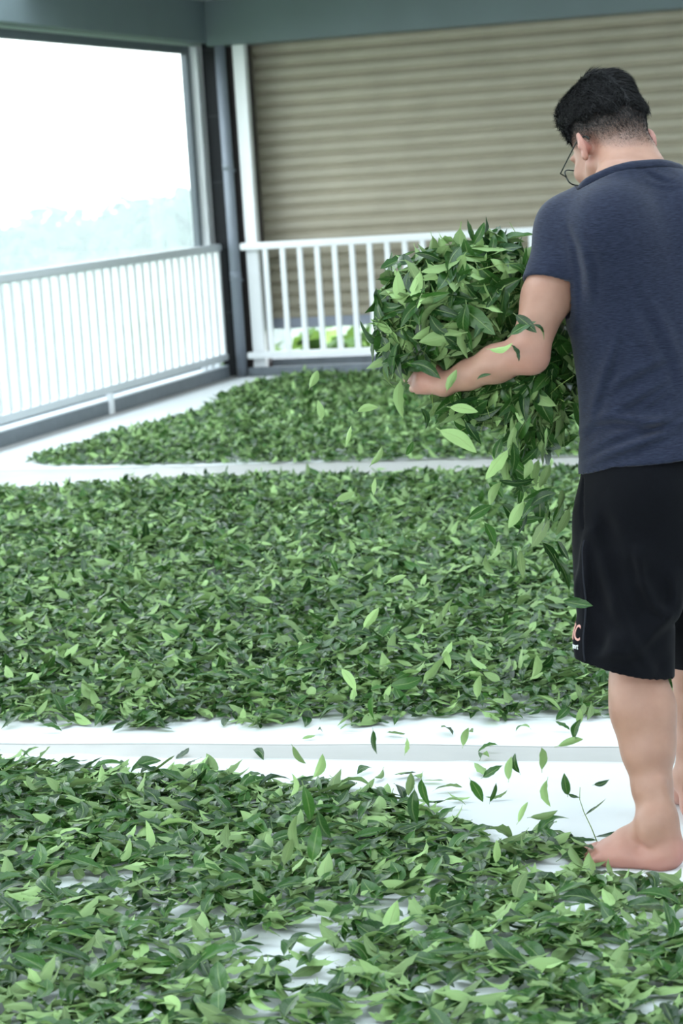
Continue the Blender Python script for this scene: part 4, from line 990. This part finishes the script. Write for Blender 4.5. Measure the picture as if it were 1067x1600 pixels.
for (x, y, a, L, d) in [(585, 1110, -88, .065, 4.9), (586, 1160, -85, .055, 4.9), (728, 1150, 70, .045, 4.95), (634, 1165, 80, .035, 4.9), (468, 1180, -60, .05, 4.8), (497, 1196, 65, .055, 4.75), (770, 1238, 70, .045, 4.85), (797, 1200, 80, .05, 4.85), (808, 1192, 100, .045, 4.88), (846, 1185, 88, .055, 4.88), (893, 1160, 15, .06, 4.85), (903, 1140, 75, .05, 4.85), (857, 1240, -88, .060, 4.85), (884, 1225, 95, .05, 4.86), (940, 1222, 15, .035, 4.9), (818, 1268, 60, .05, 4.8), (745, 1236, -65, .055, 4.85), (850, 1272, 10, .06, 4.84), (665, 1240, -80, .07, 4.7), (650, 1262, -88, .075, 4.65), (640, 1225, 80, .05, 4.7), (480, 1258, -85, .085, 4.55), (466, 1300, 95, .075, 4.5), (492, 1315, 80, .075, 4.5), (508, 1290, -70, .07, 4.55), (450, 1330, 70, .06, 4.5), (455, 1225, 85, .05, 4.65), (775, 1330, 85, .05, 4.6), (770, 1205, 30, .05, 4.9), (905, 1120, 82, .04, 4.9)]:
    spec.append(look_leaf(x, y, d, a, rb.uniform(-50, 50), L, rb.random(), int(rb.integers(0, 28)), rb.random() < .5))
scatter('green tea leaf falling low over the front bed and the bare strip', 'leaves falling over the front bed', spec)
q = table([look_leaf(903, 943, 4.80, -12, 15, .062, .35, 2)])
o = leaf_objects(q, 'single green leaf in the air crossing the edge of the black shorts', None)

#@@OUTSIDE
# ------------------------------------------------------------------ hills and trees outside
def terrain():
    xs = np.concatenate([np.linspace(-420, -60, 60), np.linspace(-55, 90, 50)]); ys = np.concatenate([np.linspace(-60, 18, 20), np.linspace(19, 60, 30), np.linspace(65, 520, 60)])
    X, Y = np.meshgrid(xs, ys, indexing='ij'); D = np.maximum(-6.6-X, Y-17.8); D = np.maximum(D, 0)
    Z = -4.2 - 15*(1-np.exp(-D/38)) - .6*np.sin(X*.2)*np.cos(Y*.17)
    Z += 11*np.exp(-((X+150)/75)**2-((Y-330)/120)**2) + 9*np.exp(-((X+250)/70)**2-((Y-260)/90)**2) + 3*np.exp(-((X+40)/60)**2-((Y-330)/110)**2)
    n, m_ = X.shape; idx = np.arange(n*m_).reshape(n, m_); Q = np.stack([idx[:-1, :-1], idx[1:, :-1], idx[1:, 1:], idx[:-1, 1:]], -1).reshape(-1, 4)
    return np_mesh('hillside', np.stack([X, Y, Z], -1).reshape(-1, 3), Q), (lambda x, y: float(-4.2-15*(1-math.exp(-max(-6.6-x, y-17.8, 0)/38))-.6*math.sin(x*.2)*math.cos(y*.17)+11*math.exp(-((x+150)/75)**2-((y-330)/120)**2)+9*math.exp(-((x+250)/70)**2-((y-260)/90)**2)+3*math.exp(-((x+40)/60)**2-((y-330)/110)**2)))
tme, tz = terrain(); struct(link('hillside', tme, M['hill']))
def crown_mesh(r_, lobes=9, leaves=420):
    V, Q = [], []; n = 0
    cs = r_.normal(0, .42, (lobes, 3)); cs[:, 2] = np.abs(cs[:, 2])*.9; rs_ = r_.uniform(.38, .62, lobes)
    for c, rr in zip(cs, rs_):
        d = r_.normal(0, 1, (leaves, 3)); d /= np.linalg.norm(d, axis=1)[:, None]; p = c+d*rr*r_.uniform(.75, 1.05, (leaves, 1))
        a = np.cross(d, r_.normal(0, 1, (leaves, 3))); a /= np.linalg.norm(a, axis=1)[:, None]; b_ = np.cross(d+r_.normal(0, .5, d.shape), a); s_ = .085*r_.uniform(.6, 1.3, (leaves, 1))
        V.append(np.stack([p-a*s_, p-b_*s_*.6, p+a*s_, p+b_*s_*.6], 1).reshape(-1, 3)); Q.append(np.arange(leaves*4).reshape(-1, 4)+n); n += leaves*4
    return np_mesh('crown', np.concatenate(V), np.concatenate(Q), smooth=False)
ro = np.random.default_rng(31)
CROWNS = {}
for k in ('fol1', 'fol2', 'fol3'):
    CROWNS[k] = []
    for _ in range(3):
        me = crown_mesh(ro); me.materials.append(M[k]); CROWNS[k].append(me)
trunk_me = MB().tube([(0, 0, 0), (.02, .01, .4), (0, .02, 1)], [.05, .038, .02], 9).me('trunk'); trunk_me.materials.append(M['bark'])
def tree(x, y, h, w, kind, label, group):
    z = tz(x, y); r = tag(empty('tree', (x, y, z)), label, 'tree', group)
    t = bpy.data.objects.new('trunk', trunk_me); COL.objects.link(t); t.parent = r; t.scale = (h*.9, h*.9, h*.62)
    c = bpy.data.objects.new('crown', CROWNS[kind][int(ro.integers(0, 3))]); COL.objects.link(c); c.parent = r; c.location = (0, 0, h*.55); c.scale = (w, w, h*.42); c.rotation_euler[2] = ro.uniform(0, 6.28)
# bright young trees just below the back opening
for i in range(16):
    x = -9.5+i*.62+ro.normal(0, .2); y = 24+ro.uniform(0, 9); h = .25-tz(x, y)+ro.uniform(-.5, .1)
    tree(x, y, h*.98, ro.uniform(1.2, 1.9), 'fol2' if i % 3 else 'fol1', 'bright green leafy tree seen through the gap under the shutter', 'trees under the shutter')
# trees below the left railing
for i in range(14):
    y = 14+i*2.2+ro.normal(0, .5); x = -14-ro.uniform(0, 6)-i*.4; h = (-2.4-tz(x, y)+ro.uniform(-1.2, .2))*.85
    tree(x, y, max(2.5, h), ro.uniform(1.6, 2.4), 'fol1' if i % 2 else 'fol2', 'green tree on the slope just below the left railing', 'trees below the left railing')
# the hazy wooded hill far beyond the window
for i in range(40):
    px_ = ro.uniform(-60, 330); dd = ro.uniform(110, 210); p = CAM+ray(px_, 330)*dd
    top = np.interp(px_, [-60, 0, 30, 70, 110, 150, 190, 215, 240, 270, 300, 330], [372, 366, 352, 346, 340, 350, 356, 338, 322, 322, 330, 336]) + ro.uniform(0, 46)
    q = CAM+ray(px_, top)*dd; x, y = q[0], q[1]; h = max(5, q[2]-tz(x, y))
    tree(x, y, h*1.02, ro.uniform(4.5, 7.5)*dd/150, 'fol3', 'hazy tree on the far wooded hill beyond the left window', 'trees on the far hill')
# mist in the valley
m, nt, b = new_mat('valley_mist'); nt.nodes.remove(b); vs_ = node(nt, 'ShaderNodeVolumeScatter'); vs_.inputs['Color'].default_value = (.84, .94, 1, 1); vs_.inputs['Density'].default_value = .0085; vs_.inputs['Anisotropy'].default_value = .2
nt.links.new(vs_.outputs[0], nt.nodes['Material Output'].inputs['Volume'])
# a slab of mist standing in the valley in front of the far hill
a0, a1 = math.radians(14), math.radians(50); V = []
for z in (-24, 26):
    for rr in (48, 108):
        for k in range(9):
            w = a0+(a1-a0)*k/8; V.append((-rr*math.sin(w), rr*math.cos(w), z))
F_ = []
ix = lambda z, r, k: z*18+r*9+k
for k in range(8):
    F_ += [(ix(0, 0, k), ix(0, 1, k), ix(0, 1, k+1), ix(0, 0, k+1)), (ix(1, 0, k), ix(1, 0, k+1), ix(1, 1, k+1), ix(1, 1, k)), (ix(0, 0, k), ix(0, 0, k+1), ix(1, 0, k+1), ix(1, 0, k)), (ix(0, 1, k), ix(1, 1, k), ix(1, 1, k+1), ix(0, 1, k+1))]
for k, rev in ((0, 0), (8, 1)):
    q = (ix(0, 0, k), ix(1, 0, k), ix(1, 1, k), ix(0, 1, k)); F_.append(q if not rev else q[::-1])
mist_me = MB().add(V, F_).me()
import bmesh
bm = bmesh.new(); bm.from_mesh(mist_me); bmesh.ops.recalc_face_normals(bm, faces=bm.faces[:])
if bm.calc_volume(signed=True) < 0: bmesh.ops.reverse_faces(bm, faces=bm.faces[:])
bm.to_mesh(mist_me); bm.free()
mist = link('valley_mist', mist_me, m); tag(mist, 'pale mist hanging in the valley before the far wooded hill', 'mist', kind='stuff')

#@@LIGHT
# ------------------------------------------------------------------ overcast sky
w = bpy.data.worlds.new('sky'); SC.world = w; w.use_nodes = True; nt = w.node_tree; bg = nt.nodes['Background']
tc = node(nt, 'ShaderNodeTexCoord'); sp = node(nt, 'ShaderNodeSeparateXYZ'); nt.links.new(tc.outputs['Generated'], sp.inputs[0])
rp = ramp(nt, [(.0, (.35, .40, .38)), (.42, (.55, .62, .62)), (.48, (.92, .98, 1.0)), (1., (.80, .90, 1.0))])
mr = node(nt, 'ShaderNodeMapRange'); mr.inputs[1].default_value = -1; nt.links.new(sp.outputs[2], mr.inputs[0])
nt.links.new(mr.outputs[0], rp.inputs['Fac']); nt.links.new(rp.outputs['Color'], bg.inputs['Color']); bg.inputs['Strength'].default_value = 4.5
SC.view_settings.view_transform = 'Standard'; SC.view_settings.look = 'None'; SC.view_settings.exposure = 0.15; SC.view_settings.gamma = 1.0
SC.view_settings.use_curve_mapping = False
SC.cycles.use_denoising = True
SC.cycles.max_bounces = 8; SC.cycles.diffuse_bounces = 4; SC.cycles.transparent_max_bounces = 16; SC.cycles.volume_bounces = 4
SC.cycles.sample_clamp_indirect = 8
